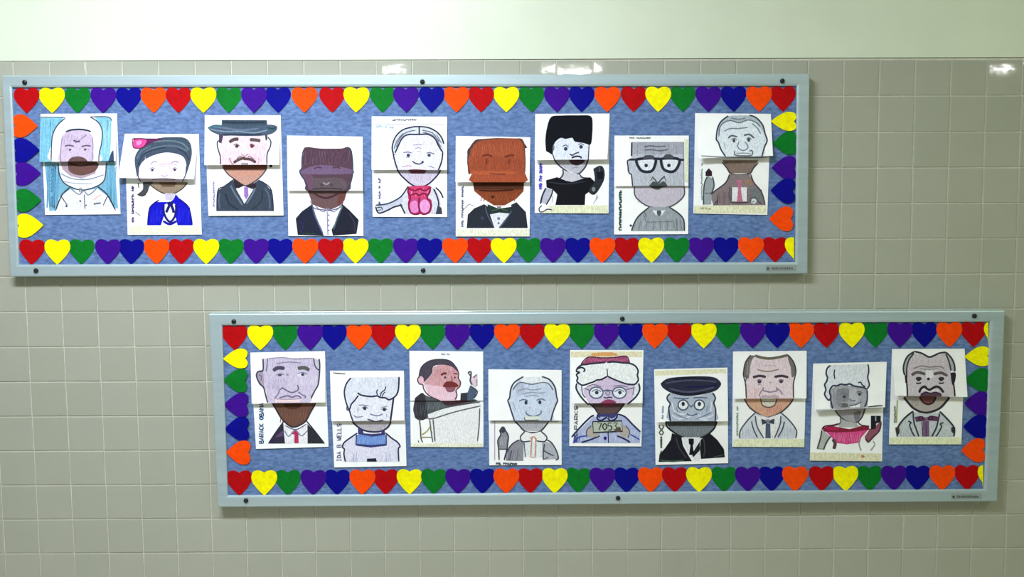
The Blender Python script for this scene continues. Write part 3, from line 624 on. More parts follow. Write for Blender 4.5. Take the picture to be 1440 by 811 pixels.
def d(A):   # big black hair, black dress
    A.F((226,230,246), [(195,300),(205,240),(260,205),(370,215),(480,250),(472,376),(212,376)])
    A.F((14,16,26), [(150,310),(145,220),(160,120),(190,50),(260,40),(400,38),(492,45),(505,120),(497,240),(480,262),(440,250),(370,238),(350,210),(300,218),(262,210),(222,240),(205,280),(200,335),(172,322)], True)
    A.Z((206,212,236),6,235,250,320,350,12,3); A.E((52,58,84),300,293,14); A.E((52,58,84),417,278,14); A.L((100,106,130),6,[(275,275),(300,265),(322,280)]); A.L((100,106,130),6,[(395,262),(417,254),(438,266)])
    A.L((80,86,110),9,[(330,332),(350,342),(370,330),(402,318)]); A.L((46,36,56),10,[(345,362),(380,350),(412,354),(420,366)]); A.E((120,120,140),208,285,7,22)
    A.L(INK,9,[(196,320),(215,376)]); A.L(INK,9,[(478,260),(472,376)])
    A.F((196,194,206), [(215,374),(472,374),(450,432),(400,480),(370,482),(300,445),(250,412)]); A.F((80,58,72), [(322,376),(442,376),(425,405),(385,420),(345,407)], True); A.L((150,140,160),6,[(350,440),(400,430)])
    A.L((66,68,84),9,[(212,370),(240,410),(290,450),(350,482),(400,482),(448,432),(472,374)])
    A.F((208,206,218), [(282,455),(390,486),(405,500),(440,525),(400,560),(300,560),(250,525)]); A.L(INK,8,[(278,450),(280,488),(250,520),(170,530)]); A.L(INK,8,[(405,485),(430,512),(490,515)])
    A.F((18,20,28), [(150,532),(235,508),(300,535),(350,545),(430,520),(490,512),(530,552),(490,612),(450,640),(445,720),(222,720),(236,640),(200,602),(155,587)])
    A.L((44,48,62),8,[(170,545),(300,560),(450,540)]); A.F((44,48,58), [(510,445),(560,420),(590,442),(597,500),(578,560),(520,642),(472,612),(520,540)], True); A.F((20,22,30), [(535,470),(585,460),(585,520),(545,525)]); A.E((130,136,140),512,600,14,18); A.L((90,94,104),7,[(555,430),(560,470)])
    A.F((190,192,208), [(150,590),(200,605),(190,650),(152,715),(112,700)]); A.L(INK,10,[(150,590),(122,650),(108,712)]); A.L(INK,8,[(202,602),(190,650),(152,718)]); A.L(INK2,7,[(118,725),(98,745),(105,772),(135,768),(160,752),(200,757)])
    A.L((176,178,196),5,[(540,640),(530,680),(545,655),(510,712)]); A.L((150,150,170),5,[(205,650),(195,700)])
    A.F((238,240,208), [(160,726),(620,722),(622,784),(120,786),(135,770),(200,760)]); A.K((86,76,190),8,108,600,112,400,13,13,11)
sheet(740,155,[(752.7,160),(857.3,159.6),(855.8,300),(752,299.5)],[(752.7,160),(857.3,159.6),(854,224),(752,225)],'drawing of a woman with tall black hair and black dress',d,bulge=.011)

def d(A):   # round spectacles
    A.F((196,200,212), [(205,78),(603,78),(606,418),(215,418),(200,330),(172,300),(175,222),(205,210)]); A.F((172,174,188), [(212,78),(600,78),(600,172),(212,172)])
    for i in range(13): A.L((150,154,170) if i%2 else (182,184,200),7,[(225+i*29,90+(i*37)%30),(222+i*30,160+(i*23)%24)],False)
    A.Z((178,184,198),6,225,330,345,410,12,3); A.Z((178,184,198),6,490,300,595,410,12,4)
    A.L((96,100,116),7,[(300,118),(345,108),(400,112),(470,110)]); A.L((96,100,116),7,[(305,140),(370,138),(420,146),(485,135)])
    A.L(INK,13,[(208,82),(206,185)],False); A.L((140,142,156),6,[(602,78),(606,470)],False); A.L(INK2,8,[(198,215),(175,222),(180,270),(188,315),(205,330),(214,418)])
    for q in ([(240,212),(300,204),(385,206),(382,262),(360,298),(320,306),(280,295),(252,255),(240,215)],[(430,206),(500,202),(568,212),(560,262),(530,300),(490,304),(450,285),(434,245),(430,206)]): A.F((232,236,246), q, True); A.L((44,46,66),17,q)
    A.L((44,46,66),16,[(382,212),(405,206),(432,210)]); A.L((44,46,66),18,[(190,212),(245,212)],False); A.L((44,46,66),18,[(568,212),(605,216)],False)
    A.E((48,52,70),317,257,14); A.E((48,52,70),490,257,14); A.F((80,82,92), [(290,195),(320,178),(372,182),(372,204),(300,206)],True); A.F((80,82,92), [(440,200),(470,172),(515,178),(520,204)],True)
    A.L((74,78,86),8,[(362,345),(385,365),(402,392),(415,378)]); A.L((74,78,86),8,[(460,338),(430,365),(412,392)]); A.L((90,96,104),7,[(350,375),(370,340)]); A.L((90,96,104),7,[(470,380),(455,345)])
    A.F((78,84,86), [(345,405),(375,376),(408,398),(450,376),(478,408),(470,420),(345,420)], True)
    A.F((206,198,212), [(224,416),(606,416),(602,495),(495,572),(345,572),(238,502)]); A.F((84,90,90), [(345,416),(478,416),(440,425),(412,442),(375,436)], True); A.Z((190,176,200),6,260,450,580,540,30,5); A.L((84,84,96),8,[(228,420),(240,500),(345,572),(495,572),(600,495),(606,420)])
    A.F((158,166,174), [(340,574),(262,640),(205,755),(607,755),(600,670),(562,620),(492,574)])
    for i in range(14): A.L((128,136,146) if i%2 else (172,178,190),8,[(250+i*25,650+(i*29)%30),(235+i*27,745)],False)
    A.L((70,76,84),9,[(340,574),(262,640),(225,700),(206,755)]); A.L((70,76,84),9,[(492,574),(562,620),(602,670),(608,755)]); A.E((66,60,90),200,714,9); A.L((110,118,128),6,[(300,640),(318,688)],False); A.L((110,118,128),6,[(318,688),(520,684)],False); A.L((90,96,104),7,[(300,600),(320,650)]); A.L((90,96,104),7,[(550,660),(552,752)])
    A.F((238,240,248), [(365,598),(405,600),(395,640)]); A.F((238,240,248), [(462,596),(425,600),(436,640)]); A.F((80,88,104), [(398,600),(430,600),(432,620),(415,645),(398,620)])
    A.K((56,84,76),8,120,750,122,445,11,16,12); A.K((120,124,120),4,190,46,352,48,6,12,3); A.F((236,240,214), [(608,60),(636,60),(634,380),(610,380)])
sheet(850,185,[(864,190.5),(968.7,190.5),(967.7,329),(863.6,329.6)],[(864,190.5),(968.7,190.5),(968,261),(864,261.5)],'grey pencil drawing of a face with heavy dark spectacles',d,bulge=.005)

def d(A):   # pale face, brown suit, raised finger
    A.F((228,236,246), [(300,352),(262,300),(243,245),(228,205),(238,140),(265,85),(320,42),(400,34),(480,40),(530,55),(580,110),(602,180),(615,230),(595,280),(578,352)], True)
    A.F((186,196,208), [(250,190),(240,140),(268,85),(320,45),(480,42),(530,58),(578,110),(600,180),(560,130),(520,88),(470,76),(400,95),(340,80),(290,92),(256,130)], True)
    A.L(INK2,9,[(300,352),(265,300),(245,245),(230,225),(230,200),(238,140),(265,85),(320,42)]); A.L(INK2,9,[(480,38),(530,55),(580,110),(600,180),(615,230),(595,280),(575,352)]); A.L((110,120,134),7,[(248,200),(256,130),(290,92),(340,78),(400,95),(470,74),(525,90),(562,125)])
    for p in ([(288,160),(330,140),(400,138),(470,130)],[(340,60),(400,68),(450,60)],[(500,100),(545,140),(565,180)]): A.L((126,134,150),7,p)
    A.L((96,102,116),10,[(320,212),(345,193),(388,202)]); A.L((96,102,116),10,[(438,192),(480,183),(516,212)]); A.E((64,70,80),363,232,11,14); A.E((64,70,80),475,226,11,14); A.L((110,116,126),6,[(340,225),(365,212),(385,228)]); A.L((110,116,126),6,[(455,222),(475,208),(498,222)])
    A.L((126,132,150),7,[(400,238),(392,280),(425,305),(455,298),(470,275),(445,238)]); A.L((110,114,124),8,[(368,308),(372,340),(430,346),(498,342),(500,306),(480,312)]); A.L((150,156,166),6,[(380,330),(430,325),(490,330)]); A.L((150,156,170),5,[(285,240),(300,300)])
    A.L((150,154,160),9,[(115,347),(300,356),(560,358),(655,352)],False)
    A.F((138,118,110), [(275,380),(548,380),(482,478),(338,478)]); A.L((78,72,80),9,[(275,395),(310,440),(338,480),(400,490),(482,480),(510,440),(548,398)])
    A.F((142,126,130), [(325,488),(300,550),(220,612),(185,652),(205,722),(600,720),(572,620),(512,552),(482,488)]); A.Z((120,104,110),8,240,620,330,710,16,3); A.Z((120,104,110),8,480,600,570,700,14,4); A.F((160,128,112), [(425,540),(475,520),(510,550),(480,570)],True); A.F((120,124,128), [(480,600),(560,600),(575,700),(500,660)],True)
    for p in ([(330,485),(300,550),(220,612),(190,640)],[(490,485),(515,550),(572,620),(600,718)],[(330,580),(335,690)],[(210,722),(240,680)],[(240,650),(235,720)]): A.L((70,66,78),8,p)
    A.F((238,240,246), [(350,585),(462,585),(462,692),(345,692)]); A.F((196,116,146), [(382,530),(420,530),(422,560),(415,600),(430,692),(385,692),(395,600)]); A.L((84,70,80),9,[(335,700),(400,704),(475,700)],False); A.L((84,70,80),7,[(345,590),(345,692)],False); A.L((84,70,80),7,[(465,590),(465,692)],False)
    A.F((160,168,176), [(138,620),(140,550),(165,500),(205,520),(212,570),(195,625),(190,715),(132,718),(132,640)]); A.L((70,80,92),8,[(132,718),(132,630),(140,550),(160,505)]); A.L((70,80,92),8,[(200,505),(212,570),(195,625),(188,640)]); A.L((96,104,114),7,[(140,632),(192,628)]); A.F((50,34,46), [(146,470),(172,440),(196,466),(196,500),(148,500)])
    A.E((226,230,236),512,690,24,20); A.L((80,84,96),7,[(490,700),(495,670),(525,665),(545,690),(575,715)]); A.L((80,84,96),6,[(500,700),(520,690)]); A.F((238,236,206), [(60,724),(610,722),(606,782),(58,780)]); A.K((168,160,110),4,110,745,190,748,8,9,2); A.K((140,156,160),5,118,680,118,400,6,14,5)
sheet(965,155,[(977.5,159),(1084,160),(1079,302),(975,300)],[(977.5,159),(1084,160),(1087,219),(983,222.5)],'drawing of a pale face over a brown suit with raised finger',d,bulge=.014)

def d(A):   # grey haired man, red tie
    A.F((208,196,222), [(155,90),(540,86),(582,110),(577,250),(545,330),(515,420),(480,432),(192,432),(170,330),(152,300),(108,230),(112,192),(150,182)]); A.Z((186,176,206),7,175,120,540,160,34,3); A.Z((180,166,200),7,190,240,330,330,18,4); A.Z((226,220,238),7,430,220,555,300,16,5)
    A.F((172,158,180), [(100,220),(112,190),(150,185),(158,310),(128,280)], True); A.F((204,202,214), [(530,90),(580,105),(578,180),(552,160)])
    for p in ([(150,92),(150,182),(115,190),(100,222),(125,282),(155,312),(168,360),(186,428)],[(576,92),(582,150),(572,280),(545,335),(515,395)]): A.L(INK2,9,p)
    A.L(INK2,7,[(186,92),(176,190)]); A.L(INK2,7,[(535,92),(548,152),(578,182)]); A.L((150,146,166),6,[(190,92),(300,84),(400,96),(530,88)]); A.L((140,132,156),6,[(250,130),(350,118),(440,126)]); A.L((118,108,130),7,[(118,215),(140,230),(135,260)])
    A.L((78,72,94),22,[(228,184),(262,163),(315,166)]); A.L((92,94,90),22,[(415,166),(465,162),(503,180)]); A.E((80,80,104),278,216,16,11); A.E((224,224,240),440,214,30,16); A.E((66,66,90),452,213,13,12); A.L((140,136,164),6,[(250,218),(280,205),(312,216)]); A.E((150,146,172),335,216,10); A.L((130,126,150),5,[(412,208),(450,196),(490,214)])
    A.L((120,110,136),8,[(292,310),(325,332),(372,350),(418,328),(412,292)]); A.L((120,110,136),7,[(238,392),(262,368),(278,330),(300,318)]); A.L((120,110,136),7,[(418,345),(450,368),(474,378),(466,395)]); A.L((126,110,146),9,[(275,392),(335,374),(370,386),(410,374),(445,392)])
    A.F((242,216,220), [(240,398),(440,396),(430,425),(245,425)]); A.L((160,140,160),5,[(240,398),(340,402),(440,396)])
    A.F((112,78,66), [(225,430),(548,430),(512,500),(472,570),(400,610),(350,602),(290,545),(250,482)]); A.F((84,52,40), [(300,432),(440,432),(420,470),(340,475)],True); A.Z((134,98,82),8,280,500,480,570,18,6); A.L((56,48,62),9,[(222,432),(252,482),(290,545),(350,602),(402,610),(472,570),(512,500),(552,430)])
    A.F((242,242,250), [(310,600),(350,612),(400,625),(490,600),(496,738),(310,738)]); A.F((192,48,96), [(402,630),(432,665),(420,670),(422,736),(388,736),(390,670),(368,665)])
    A.F((54,48,70), [(305,585),(250,650),(192,738),(318,738),(310,660)]); A.F((50,50,58), [(488,590),(550,650),(618,738),(490,738)]); A.F((96,72,110), [(240,690),(300,640),(300,680)],True); A.L(INK,8,[(308,570),(250,650),(192,738)]); A.L(INK,8,[(480,565),(550,650),(618,738)]); A.L((120,120,160),6,[(315,640),(345,684),(395,635),(440,680),(488,640)]); A.L((90,90,120),6,[(318,600),(400,632),(480,590)])
    A.V((24,74,134),7,122,735,425,'BARACK OBAMA',32)
sheet(342,487,[(352,495.5),(457,493.5),(462,628),(360,631)],[(352,495.5),(457,493.5),(457.5,565.5),(354,567.5)],'drawing of a large-eared grey face above dark suit and red tie',d,bulge=.008)

def d(A):   # line drawing, blue collar
    A.F((228,232,246), [(205,95),(575,90),(570,200),(500,262),(430,245),(260,218),(205,310),(185,330),(160,230),(165,150)]); A.F((236,236,248), [(205,320),(260,230),(430,250),(500,266),(530,258),(510,428),(222,428)])
    for p,wd in (([(208,98),(175,140),(158,200),(165,260),(180,310),(196,340),(210,300),(238,268),(265,230)],9),([(258,212),(290,230),(360,240),(408,235),(430,246),(470,250),(500,264),(545,238),(566,200),(572,150),(574,90)],10),([(410,228),(404,205),(412,185)],7),([(434,238),(440,210),(465,190),(474,162)],7),([(445,240),(458,215),(470,205)],6),([(196,340),(208,385),(225,430)],9),([(532,250),(522,330),(508,428)],11),([(180,310),(178,340),(196,345)],7)): A.L((46,50,80),wd,p)
    A.L((140,140,162),6,[(262,306),(300,304),(345,312)]); A.L((140,140,162),6,[(440,322),(485,316)]); A.E((48,48,70),313,331,13,11); A.E((48,48,70),462,341,13,11); A.L((110,110,140),5,[(290,330),(313,316),(338,330)]); A.L((110,110,140),5,[(440,340),(462,326),(485,342)])
    A.L((120,116,150),7,[(352,372),(385,382),(415,386),(450,372)]); A.L((130,130,160),6,[(228,382),(250,396),(300,392)]); A.L((130,130,160),5,[(262,320),(260,360)]); A.L((80,76,104),9,[(335,412),(370,424),(400,432),(455,418)]); A.L((150,150,176),5,[(480,372),(478,395)])
    A.F((194,188,198), [(222,430),(512,430),(492,470),(442,502),(370,508),(300,492),(250,460)]); A.Z((176,166,184),7,270,450,470,485,20,3); A.L((50,50,76),10,[(220,432),(250,462),(300,494),(370,508),(442,502),(492,470),(512,430)])
    A.F((232,230,250), [(262,515),(155,590),(148,735),(578,735),(578,620),(555,585),(470,515)]); A.F((116,150,220), [(252,532),(310,518),(370,532),(440,518),(478,540),(478,606),(360,618),(248,606)]); A.Z((140,176,236),8,262,545,465,598,26,4); A.F((62,62,120), [(262,480),(300,495),(305,520),(370,525),(440,518),(440,500),(465,500),(470,530),(375,545),(262,525)])
    A.L((46,46,96),9,[(250,530),(246,606)],False); A.L((46,46,96),9,[(476,530),(478,606)],False); A.L((54,60,120),15,[(246,606),(360,618),(480,606)],False)
    A.L((46,48,86),9,[(256,518),(200,556),(155,592),(145,625),(158,640),(155,680),(166,735)]); A.L((46,48,86),9,[(470,515),(520,558),(560,585),(582,618),(568,640),(572,732)]); A.F((40,40,62), [(330,712),(398,708),(406,735),(330,735)])
    A.Z((170,176,222),6,215,670,255,730,7,5); A.Z((170,176,222),6,470,665,510,730,7,6); A.V((62,64,120),6,102,732,440,'IDA B WELLS',32); A.L((110,112,110),7,[(72,60),(110,64),(165,68)],False)
sheet(455,513,[(464,521),(568,521),(571.7,655),(470,657)],[(464,521),(568,521),(568.5,591),(466,592)],'line drawing of a face with puffy hair and blue collar',d,bulge=.007)

def d(A):   # orator at a lectern
    A.F((88,94,98), [(100,392),(150,352),(190,375),(290,412),(440,412),(560,402),(582,416),(400,452),(200,515),(192,552),(100,542),(85,480)]); A.F((58,56,66), [(100,392),(160,352),(185,420),(185,548),(100,542)],True); A.Z((116,130,136),8,200,430,330,480,14,3); A.Z((84,90,94),8,100,440,180,530,10,4); A.F((70,44,50), [(300,412),(450,408),(560,402),(420,442),(330,445)],True)
    A.F((78,72,86), [(130,240),(145,160),(205,112),(300,100),(370,112),(420,160),(432,205),(380,160),(300,140),(240,152),(232,200),(195,245),(165,275),(145,275)], True)
    A.F((216,164,172), [(238,158),(300,138),(372,150),(412,180),(430,205),(432,240),(446,268),(442,300),(415,320),(300,310),(180,300),(165,290),(195,245),(232,205)], True); A.Z((200,140,150),8,250,170,400,220,18,5)
    A.F((242,206,222), [(165,285),(330,310),(415,330),(418,390),(402,412),(290,412),(210,375)], True); A.F((238,190,206), [(122,250),(140,225),(165,240),(162,285),(138,282)], True); A.Z((236,180,200),7,200,300,330,360,16,6)
    A.L((116,60,60),13,[(298,218),(320,205),(342,206)]); A.L((116,60,60),11,[(396,206),(425,208)]); A.E((96,60,72),330,236,9); A.E((96,60,72),404,236,8); A.F((120,50,50), [(312,300),(330,272),(360,264),(402,272),(428,292),(420,308),(330,312)], True); A.F((146,92,108), [(328,314),(405,310),(395,342),(350,346)], True); A.L((160,100,110),7,[(375,225),(385,255),(370,262)])
    A.L((84,60,76),7,[(130,230),(120,255),(135,285),(158,290),(170,330),(210,375),(290,412)]); A.L((84,60,76),7,[(415,160),(432,205),(430,240),(446,270),(440,305),(412,335),(420,370),(405,405)]); A.L((70,64,80),7,[(130,240),(148,160),(210,110),(300,98),(370,112),(415,160)])
    A.F((82,98,122), [(500,350),(520,298),(572,340),(555,385),(535,410),(495,410)]); A.F((56,58,68), [(448,355),(500,350),(498,410),(445,408)]); A.F((232,206,220), [(520,245),(545,225),(575,215),(572,290),(560,310),(530,290)],True); A.L((74,76,92),9,[(502,200),(525,192),(525,225),(520,260),(535,292)]); A.L((74,76,92),10,[(505,200),(530,235)]); A.L((74,76,92),8,[(545,238),(570,212)]); A.L((60,66,84),7,[(520,298),(575,342),(548,395)]); A.L((90,90,104),6,[(572,250),(572,300)])
    A.F((244,244,247), [(195,515),(330,468),(595,425),(602,455),(580,732),(245,736),(212,560)]); A.L((84,86,92),7,[(195,512),(330,466),(470,440),(595,422)]); A.L((84,86,92),7,[(200,550),(250,545),(400,498),(598,452)]); A.L((84,86,92),7,[(195,512),(200,552)],False); A.L((90,92,96),7,[(592,470),(588,600),(575,720)]); A.Z((232,232,238),8,280,560,540,680,14,7)
    for p,c in (([(132,545),(142,620),(145,690),(158,730)],(96,96,84)),([(212,556),(222,640),(236,728)],(96,96,96)),([(238,552),(246,640),(252,722)],(96,96,96)),([(140,690),(232,690)],(128,124,70)),([(152,672),(190,645),(215,610)],(176,172,90)),([(125,715),(130,730)],(96,96,84))): A.L(c,8,p)
    A.F((240,242,220), [(66,738),(620,738),(620,764),(68,766)]); A.K((130,140,160),4,300,58,365,58,6,6,3)
sheet(565,487,[(575.6,493),(679.4,494),(680,628.7),(577.7,628)],[(575.6,493),(679.4,494),(679.5,563),(576.7,563)],'drawing of a man raising his hand behind a white lectern',d,bulge=.002)

def d(A):   # bald blue-grey man
    A.F((210,220,242), [(262,425),(238,345),(222,290),(230,200),(262,150),(320,100),(470,95),(535,120),(572,180),(582,250),(580,300),(555,360),(538,430)], True); A.F((238,242,248), [(300,100),(400,90),(500,98),(520,140),(400,145),(320,128)],True); A.F((190,198,222), [(270,160),(320,132),(340,200),(280,240)], True); A.Z((190,200,226),7,300,190,520,240,26,4)
    A.L(INK2,9,[(262,425),(236,345),(222,300),(212,270),(225,250),(235,180),(265,130),(330,88)]); A.L(INK2,9,[(470,88),(530,112),(570,170),(582,240),(590,270),(578,300),(555,360),(538,425)]); A.L((104,110,130),7,[(250,192),(270,160),(310,132),(390,147),(470,134),(520,142),(556,192)])
    for p in ([(290,200),(340,182),(400,190),(470,180)],[(320,222),(380,208),(450,214),(500,206)],[(345,240),(400,232),(450,238)],[(250,280),(270,340)]): A.L((150,158,184),6,p)
    A.L((120,126,150),8,[(298,276),(330,262),(365,272)]); A.L((120,126,150),8,[(430,268),(465,258),(498,270)]); A.E((58,64,90),350,286,12,16); A.E((58,64,90),455,283,12,16)
    A.L((110,118,144),8,[(348,352),(355,372),(380,386),(410,392),(440,382),(462,368),(466,348)]); A.E((222,228,246),400,320,28,18); A.L((150,158,180),5,[(375,330),(385,310)]); A.F((226,230,222), [(338,392),(455,392),(448,420),(345,418)], True); A.L((110,116,124),6,[(336,395),(345,418),(400,420),(445,418)])
    A.F((190,190,200), [(268,428),(522,428),(462,502),(340,502)]); A.Z((168,168,182),7,310,445,480,485,18,5); A.L((66,68,82),9,[(264,428),(300,462),(342,505),(400,514),(462,502),(524,428)])
    A.F((150,150,162), [(308,568),(240,605),(192,690),(198,728),(330,730),(332,580)]); A.F((182,184,194), [(480,580),(540,592),(580,650),(598,712),(478,722),(470,600)]); A.Z((110,110,122),8,215,640,290,720,10,6)
    A.F((236,242,248), [(332,580),(470,580),(472,702),(335,702)]); A.F((250,250,252), [(345,506),(308,545),(322,582),(400,574),(395,520)]); A.F((250,250,252), [(462,506),(505,548),(490,582),(420,574),(405,520)])
    for p in ([(342,505),(308,545),(322,582),(385,578)],[(465,505),(508,548),(490,582),(425,576)],[(300,568),(240,605),(195,680),(185,725)],[(510,570),(545,592),(580,650),(596,708),(575,722)],[(490,600),(480,680),(482,720)],[(240,650),(225,722)],[(335,590),(345,700)]): A.L((70,74,90),8,p)
    A.L((206,150,124),8,[(400,545),(392,580),(386,700)]); A.L((206,150,124),8,[(412,545),(424,580),(420,700)]); A.L((206,150,124),7,[(385,700),(422,702)],False); A.L((206,150,124),7,[(380,560),(405,545),(432,565)]); A.L((84,90,108),8,[(485,650),(520,672),(560,690)]); A.L((84,90,108),7,[(490,715),(520,700)])
    A.F((146,146,158), [(142,640),(135,575),(155,530),(148,492),(175,466),(196,492),(215,540),(210,600),(205,640)], True); A.E((70,70,84),174,492,20,25); A.Z((190,190,200),5,155,550,200,620,8,7)
    for p in ([(148,495),(158,530),(135,575),(142,640),(145,722)],[(192,495),(215,540),(210,600),(205,640),(190,700)],[(142,640),(205,640)]): A.L((64,66,80),8,p)
    A.L((170,150,190),6,[(112,430),(112,725)],False); A.K((60,78,92),6,122,750,298,752,9,13,7); A.L((130,130,150),4,[(90,428),(600,430)],False)
sheet(675,513,[(686.7,519),(789.8,520),(789.8,653.5),(688,654)],[(686.7,519),(789.8,520),(789.5,591),(687,591)],'drawing of a bald blue-grey face with orange tie lines and raised finger',d,bulge=.006)

def d(A):   # white hair puffs, number placard
    A.F((240,232,200), [(68,46),(612,46),(612,92),(68,94)]); A.F((232,170,110), [(230,60),(380,55),(420,80),(240,85)],True)
    A.F((164,78,118), [(145,150),(200,92),(300,97),(400,92),(490,85),(518,140),(345,132),(180,150)]); A.L((84,40,70),7,[(145,145),(200,92),(300,97),(400,94),(490,85),(516,135)]); A.Z((190,110,150),7,200,105,490,120,24,2)
    A.F((218,200,228), [(165,330),(345,238),(400,260),(550,300),(545,400),(505,442),(205,442),(170,375)]); A.Z((196,176,210),6,270,300,420,330,16,3)
    A.F((248,249,252), [(115,190),(150,152),(240,140),(330,132),(346,200),(345,240),(270,265),(220,285),(160,302),(120,272),(110,222)], True); A.F((248,249,252), [(350,150),(400,130),(520,142),(565,165),(582,200),(578,250),(560,292),(530,300),(480,290),(400,262),(350,236)], True); A.F((238,240,250), [(112,292),(160,310),(175,400),(150,400),(112,335)]); A.F((238,240,250), [(585,290),(545,310),(540,390),(565,385),(588,340)])
    for p in ([(332,132),(240,140),(180,148),(150,152),(120,175),(112,200),(135,208),(112,225),(122,250),(115,275),(140,298),(165,305),(215,288),(240,280),(270,265),(300,262),(345,238)],[(345,132),(400,128),(460,135),(520,140),(560,160),(580,195),(575,230),(582,265),(560,295),(530,300),(480,292),(400,262),(350,238)],[(115,290),(110,332),(150,400),(205,455)],[(585,290),(592,340),(562,395),(500,450)],[(120,180),(150,170),(175,185),(165,205)]): A.L(INK,10,p)
    A.L(INK,9,[(345,180),(348,240)],False); A.L(INK2,6,[(150,310),(158,370),(180,400)]); A.L(INK2,6,[(552,310),(540,380)])
    A.L((130,118,150),6,[(190,318),(240,300),(300,318)]); A.L((130,118,150),6,[(390,312),(450,308),(500,320)])
    for cx_ in (262,438): A.E((236,240,248),cx_,362,50,42,18); A.R((84,96,130),8,cx_,362,52,43); A.E((56,62,90),cx_+4,361,14); A.L((110,120,150),6,[(cx_-35,355),(cx_,338),(cx_+38,355)])
    A.L((84,96,130),8,[(312,350),(348,342),(388,350)]); A.L((84,96,130),8,[(175,328),(212,345)]); A.L((84,96,130),8,[(490,338),(550,325)]); A.R((130,140,170),6,350,366,16,14); A.L((70,70,96),8,[(318,396),(340,402),(360,396),(385,402)]); A.F((150,66,104), [(300,436),(345,412),(400,422),(405,442),(300,442)], True)
    A.F((98,76,76), [(222,442),(480,442),(402,524),(290,524)]); A.F((140,60,90), [(295,442),(408,442),(370,468),(320,466)],True); A.L((50,44,60),9,[(205,440),(250,480),(292,528),(400,528),(478,446)])
    A.F((182,192,230), [(240,545),(100,680),(80,745),(595,745),(598,660),(470,540)]); A.Z((206,212,240),9,150,650,560,730,26,4); A.F((66,68,122), [(272,524),(425,520),(405,548),(380,560),(345,545),(305,562),(278,550)]); A.F((180,190,230), [(290,545),(335,545),(300,565)])
    for p in ([(245,535),(215,550),(140,625),(75,700)],[(425,525),(480,545),(540,605),(598,660)],[(275,525),(270,560),(300,572),(345,548)],[(425,525),(410,560),(370,575),(350,552)],[(150,740),(215,720),(290,690)],[(420,690),(480,715),(520,740)]): A.L((44,46,92),10,p)
    A.L((70,84,180),9,[(95,740),(130,700),(190,690)]); A.L((70,84,180),8,[(520,680),(560,700),(590,720)]); A.L((44,46,92),9,[(352,665),(356,745)],False); A.E((34,34,130),330,708,13)
    A.F((186,178,170), [(190,650),(225,612),(262,620),(282,662),(278,692),(200,700)], True); A.F((186,178,170), [(435,665),(458,612),(490,620),(512,660),(505,702),(450,692)], True); A.L((80,80,110),6,[(190,700),(190,650),(225,612)]); A.L((80,80,110),6,[(485,612),(515,655),(505,705)])
    A.F((192,200,186), [(235,582),(456,576),(462,655),(240,666)]); A.L((40,44,60),9,[(235,582),(456,576),(462,655),(240,666),(235,582)],False); A.H((46,50,56),8,272,432,592,'7053',54); A.F((96,80,74), [(405,640),(440,620),(450,655),(415,662)],True)
    A.V((70,76,96),6,96,640,455,'PARKS',26); A.V((70,76,96),6,96,735,650,'ROSA',26); A.Z((60,80,200),8,88,690,135,740,8,6)
sheet(790,485,[(801.7,492),(905,492),(902,627.5),(800.6,627)],[(801.7,492),(905,492),(903.5,566.5),(805,567)],'drawing of a woman in glasses with white hair holding a number placard',d,bulge=.008)

